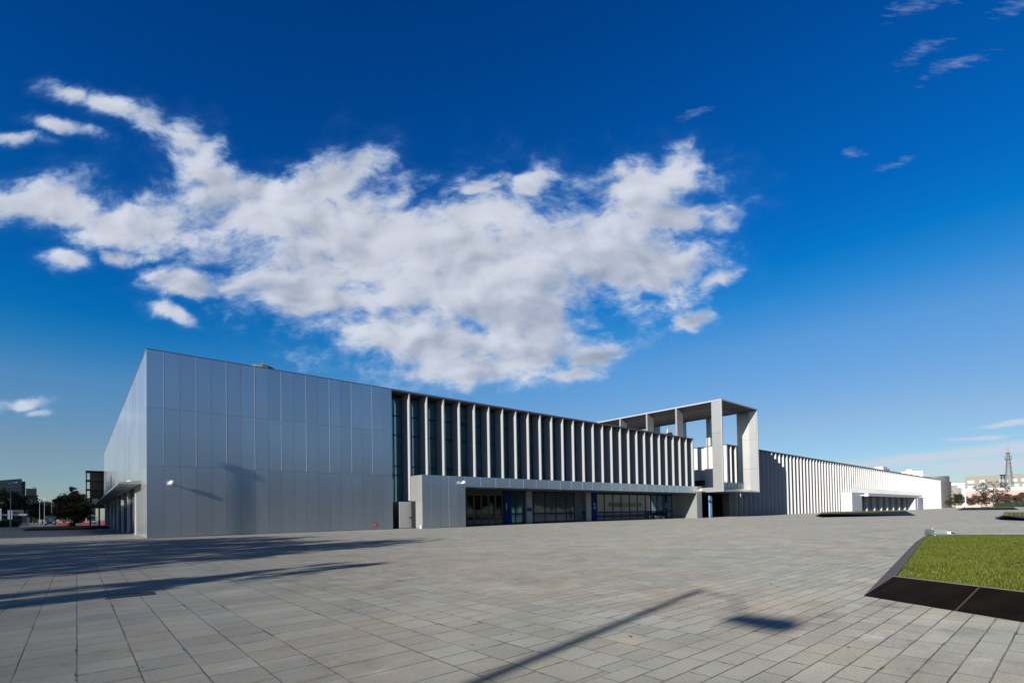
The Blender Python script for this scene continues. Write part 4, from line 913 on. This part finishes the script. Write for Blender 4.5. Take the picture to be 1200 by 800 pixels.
me = bpy.data.meshes.new('leaves'); me.from_pydata(V, [], F); me.materials.append(HEDGE); o = bpy.data.objects.new('leaves', me); COL.objects.link(o); o.parent = t
local_box(t, 'hedge_core', 0.1, w-0.1, 0, 1.4, 0, 1.2, HEDGE)

# street lamps
def make_lamp(h, arm, label, group=None, dbl=True, r=0.1, cat='street lamp'):
    t = thing('street_lamp', label, cat, (0, 0, 0), group=group)
    mb = MB(); mb.tube((0, 0, 0), (0, 0, h), r, r*0.6, 10); mb.lathe([(r*2.2, 0), (r*2.2, 0.12), (r*1.1, 0.2)], 12); part(mb, 'pole', GALV, t, local=True)
    mb = MB(); mb.tube((0, 0, h-0.02), (arm, 0, h+arm*0.42), r*0.55, r*0.4, 8)
    if dbl: mb.tube((0, 0, h-0.02), (-arm*0.45, 0, h+arm*0.42), r*0.55, r*0.4, 8)
    a = part(mb, 'arm', GALV, t, local=True)
    mb = MB(); mb.prism([(arm-0.05, h+arm*0.42-0.06), (arm+0.8, h+arm*0.42+0.10), (arm+0.8, h+arm*0.42+0.2), (arm-0.05, h+arm*0.42+0.1)], 'y', -0.16, 0.16); part(mb, 'lamp_head', GALV, t, local=True)
    return t
DL = 110
t = make_lamp(far_z(12, 567.5, DL), 0.95*4*DL/FPX, 'grey street lamp with a bent arm by the white gatehouse', r=0.10)
t.location = far(12.3, DL); t.rotation_euler.z = -YAW
lt = make_lamp(9.5, 1.8, 'distant grey street lamp on the left street', 'distant lamps on the left street', r=0.08)
for k, (u, dpt, h) in enumerate([(46.5, 190, 9.6), (52, 215, 11.5), (60.5, 200, 9.2)]):
    o = lt if k == 0 else dup(lt); o.location = far(u, dpt); o.rotation_euler.z = -YAW+(0.0, math.pi, 0.2)[k]; s = h/10.2; o.scale = (s, s, s)
# lamp behind the photographer's left shoulder; its shadow falls across the paving
sh = thing('street_lamp', 'street lamp left of the camera whose shadow lies across the near paving', 'street lamp', (-19.2, -43.6, 0))
mb = MB(); mb.tube((0, 0, 0), (0, 0, 8.5), 0.092, 0.068, 10); part(mb, 'pole', GALV, sh, local=True)
mb = MB(); mb.tube((0, 0, 8.45), (-0.12, -0.70, 8.40), 0.026, 0.022, 6); mb.tube((-0.12, -0.70, 8.40), (-0.22, -1.05, 8.08), 0.022, 0.02, 6); part(mb, 'arm', GALV, sh, local=True)
mb = MB(); mb.prism([(-0.98, 7.88), (-1.08, 8.01), (-1.72, 8.05), (-1.82, 7.91), (-1.68, 7.83)], 'x', -0.42, -0.08); part(mb, 'lamp_head', GALV, sh, local=True, bevel=0.03)
# lamp whose soft shadow falls on the blank metal wall
sw = thing('street_lamp', 'tall street lamp beyond the left border that shades the blank metal wall', 'street lamp', (-12.3, -3.55, 0))
mb = MB(); mb.tube((0, 0, 0), (0, 0, 11.6), 0.20, 0.15, 12); part(mb, 'pole', GALV, sw, local=True)
mb = MB(); mb.lathe([(0.16, 11.3), (0.28, 11.4), (0.30, 11.65), (0.18, 11.9), (0.0, 11.95)], 14); part(mb, 'lamp_head', GALV, sw, local=True)

# buses
def make_bus(label, m, group):
    t = thing('parked_bus', label, 'bus', (0, 0, 0), group=group)
    mb = MB(); mb.prism([(-1.25, 0.35), (1.25, 0.35), (1.25, 2.6), (1.05, 3.05), (-1.05, 3.05), (-1.25, 2.6)], 'y', 0, 9.5); b = part(mb, 'body', m, t, local=True, bevel=0.12)
    mb = MB(); mb.box(-0.75, 0.75, 1.0, 4.0, 3.06, 3.25); part(mb, 'roof_unit', m, t, local=True)
    mb = MB(); mb.prism([(-1.12, 1.15), (1.12, 1.15), (1.12, 2.45), (1.0, 2.7), (-1.0, 2.7), (-1.12, 2.45)], 'y', -0.03, 0.05); part(mb, 'windscreen', GLASS, t, local=True)
    for s in (-1, 1):
        for k in range(5): mb = MB(); mb.box(s*1.255-0.01, s*1.255+0.01, 0.6+k*1.7, 2.15+k*1.7, 1.45, 2.45); part(mb, 'window', GLASS, t, local=True)
        mb = MB(); mb.box(s*0.95-0.18, s*0.95+0.18, -0.04, 0.04, 0.68, 0.92); part(mb, 'headlight', LAMPG, t, local=True, bevel=0.02)
        mb = MB(); mb.tube((s*1.2, 0.05, 2.5), (s*1.5, -0.2, 2.45), 0.03, n=6); mb.box(s*1.5-0.1, s*1.5+0.1, -0.28, -0.15, 1.95, 2.4); part(mb, 'mirror', DARK, t, local=True)
        for y in (1.9, 7.2):
            mb = MB(); mb.tube((s*1.0, y, 0.48), (s*1.28, y, 0.48), 0.48, n=16); wl = part(mb, 'wheel', RUBBER, t, local=True)
            mb = MB(); mb.tube((s*1.27, y, 0.48), (s*1.295, y, 0.48), 0.27, n=12); part(mb, 'rim', GALV, wl, local=True)
    mb = MB(); mb.box(-1.2, 1.2, -0.1, 0.1, 0.35, 0.62); part(mb, 'bumper', DARK, t, local=True, bevel=0.03)
    return t
b1 = make_bus('dark fronted bus parked left of the bushy tree', OFFDARK, 'buses parked on the left street'); b1.location = far(58.3, 166); b1.rotation_euler.z = -0.02
b2 = make_bus('cream and pale blue bus parked right of the bushy tree under the stair tower', CREAM, 'buses parked on the left street'); b2.location = far(106.5, 172); b2.rotation_euler.z = 0.02
# orange barriers
def make_barrier():
    t = thing('traffic_barrier', 'orange plastic traffic barrier on the left street', 'barrier', (0, 0, 0), group='orange barriers on the left street')
    mb = MB(); mb.prism([(-0.26, 0), (0.26, 0), (0.22, 0.25), (0.12, 0.5), (0.10, 1.15), (-0.10, 1.15), (-0.12, 0.5), (-0.22, 0.25)], 'x', 0, 1.9); part(mb, 'body', ORANGE, t, local=True, bevel=0.03)
    mb = MB(); mb.box(0.3, 1.6, -0.135, -0.128, 0.7, 0.95); part(mb, 'reflective_band', WPAINT, t, local=True)
    return t
br = make_barrier()
for k, u in enumerate((66.5, 71, 75.5, 93.5, 98, 116.5, 120)):
    o = br if k == 0 else dup(br); o.location = far(u, 158+k % 2)
# ================================================================== SMALL THINGS BY THE ENTRANCE
def make_person():
    t = thing('person', 'person in a long black coat walking past the light pillar at the entrance', 'person', on_y(684.5, 610.5, 1.2).xyz)
    t.location.z = 0.0; t.rotation_euler.z = R(20)
    J = {'pel': ((0, 0, 0.95), 0.14), 'spi': ((0, 0, 1.18), 0.135), 'che': ((0, 0.0, 1.38), 0.155), 'nek': ((0, -0.01, 1.52), 0.055), 'hd0': ((0, -0.02, 1.60), 0.075), 'hd1': ((0, -0.02, 1.70), 0.092), 'hd2': ((0, -0.01, 1.76), 0.06)}
    E = [('pel', 'spi'), ('spi', 'che'), ('che', 'nek'), ('nek', 'hd0'), ('hd0', 'hd1'), ('hd1', 'hd2')]
    for s, n_, f in ((-1, 'l', 0.20), (1, 'r', -0.18)):
        J.update({n_+'hip': ((s*0.10, 0, 0.90), 0.105), n_+'kne': ((s*0.10, -f*0.7, 0.50), 0.068), n_+'ank': ((s*0.10, -f*0.7+0.12*(-1 if f > 0 else 1)*0.5, 0.09), 0.045), n_+'toe': ((s*0.11, -f*0.7-0.16, 0.045), 0.04),
                  n_+'sho': ((s*0.19, 0, 1.42), 0.075), n_+'elb': ((s*0.26, f*0.35, 1.14), 0.055), n_+'wri': ((s*0.25, f*0.6-0.06, 0.90), 0.036), n_+'han': ((s*0.25, f*0.65-0.08, 0.81), 0.034)})
        E += [('pel', n_+'hip'), (n_+'hip', n_+'kne'), (n_+'kne', n_+'ank'), (n_+'ank', n_+'toe'), ('che', n_+'sho'), (n_+'sho', n_+'elb'), (n_+'elb', n_+'wri'), (n_+'wri', n_+'han')]
    ks = list(J); me = bpy.data.meshes.new('body'); me.from_pydata([J[k][0] for k in ks], [(ks.index(a), ks.index(b)) for a, b in E], [])
    tmp = bpy.data.objects.new('body_cage', me); COL.objects.link(tmp)
    sk = tmp.modifiers.new('skin', 'SKIN'); ss = tmp.modifiers.new('sub', 'SUBSURF'); ss.levels = 2; ss.render_levels = 2
    for i, k in enumerate(ks):
        me.skin_vertices[0].data[i].radius = (J[k][1], J[k][1]); me.skin_vertices[0].data[i].use_root = (k == 'pel')
    dg = bpy.context.evaluated_depsgraph_get(); dg.update()
    bm_ = bpy.data.meshes.new_from_object(tmp.evaluated_get(dg)); bpy.data.objects.remove(tmp); bm_.name = 'body'
    bm_.materials.clear()
    for m_ in (SKIN, COAT, TROU, SHOE): bm_.materials.append(m_)
    for p in bm_.polygons:
        z = p.center.z; p.use_smooth = True
        p.material_index = 0 if z > 1.53 else 1 if z > 0.86 else 2 if z > 0.11 else 3
        if abs(p.center.x) > 0.2 and z < 0.89: p.material_index = 0
    o = bpy.data.objects.new('body', bm_); COL.objects.link(o); o.parent = t
    mb = MB(); mb.lathe([(0.20, 0.62), (0.185, 0.80), (0.17, 1.0), (0.175, 1.2)], 14); part(mb, 'coat_skirt', COAT, t, local=True, smooth=True)
    mb = MB(); mb.lathe([(0.098, 1.64), (0.112, 1.70), (0.105, 1.77), (0.06, 1.815), (0, 1.825)], 14, (0, 0.02, 0)); part(mb, 'hair', HAIR, t, local=True, smooth=True)
    for s in (-1, 1):
        for q_ in range(5):
            f = 0.20 if s < 0 else -0.18; hp = Vector((s*0.25, f*0.65-0.08, 0.80))
            x = (q_-1.5)*0.016; mb = MB(); mb.tube(hp+Vector((0, x, 0)), hp+Vector((0, x*1.1-(0.02 if q_ == 4 else 0), -0.075+0.008*abs(q_-1))), 0.009, 0.007, 5)
            part(mb, 'finger', SKIN, t, local=True)
make_person()
def make_plant():
    t = thing('potted_plant', 'dark bushy plant in a pale pot', 'plant', (0, 0, 0), group='potted plants beside the shop window')
    mb = MB(); mb.lathe([(0.0, 0.0), (0.19, 0.0), (0.26, 0.42), (0.23, 0.42), (0.21, 0.36), (0, 0.36)], 14); part(mb, 'pot', POT, t, local=True)
    cm = crown_mesh('foliage', 61, 0.62, 0.62, 0.42, 0.82, 30, 40, 0.07, LEAF, shell=0.2); o = bpy.data.objects.new('foliage', cm); COL.objects.link(o); o.parent = t
    return t
pp = make_plant(); pp['label'] = 'left of two dark bushy potted plants before the far shop window'; pp.location = (66.1, 1.5, 0)
p2 = dup(pp); p2['label'] = 'right of two dark bushy potted plants beside the numeral 3 panel'; p2.location = (67.7, 1.5, 0); p2.rotation_euler.z = 1.0

# fallen leaves and crumbs on the paving
rr = random.Random(77); V = []; F = []
for _ in range(420):
    x, y = rr.uniform(-5, 14), rr.uniform(-42, -22); r_ = rr.uniform(0.008, 0.028); a = rr.uniform(0, 6.28); o = len(V)
    for q_ in range(4): V.append((x+math.cos(a+q_*1.57)*r_*(1 if q_ % 2 else 0.5), y+math.sin(a+q_*1.57)*r_*(1 if q_ % 2 else 0.5), 0.006+rr.uniform(0, 0.012)))
    F.append((o, o+1, o+2, o+3))
me = bpy.data.meshes.new('fallen_leaves'); me.from_pydata(V, [], F); me.materials.append(mat('dry_leaf', (0.11, 0.085, 0.055), 0.9, var=0.5, island=1.6))
o = bpy.data.objects.new('fallen_leaves', me); COL.objects.link(o); tag(o, 'tiny dry leaves scattered over the near paving', 'leaves', kind='stuff')
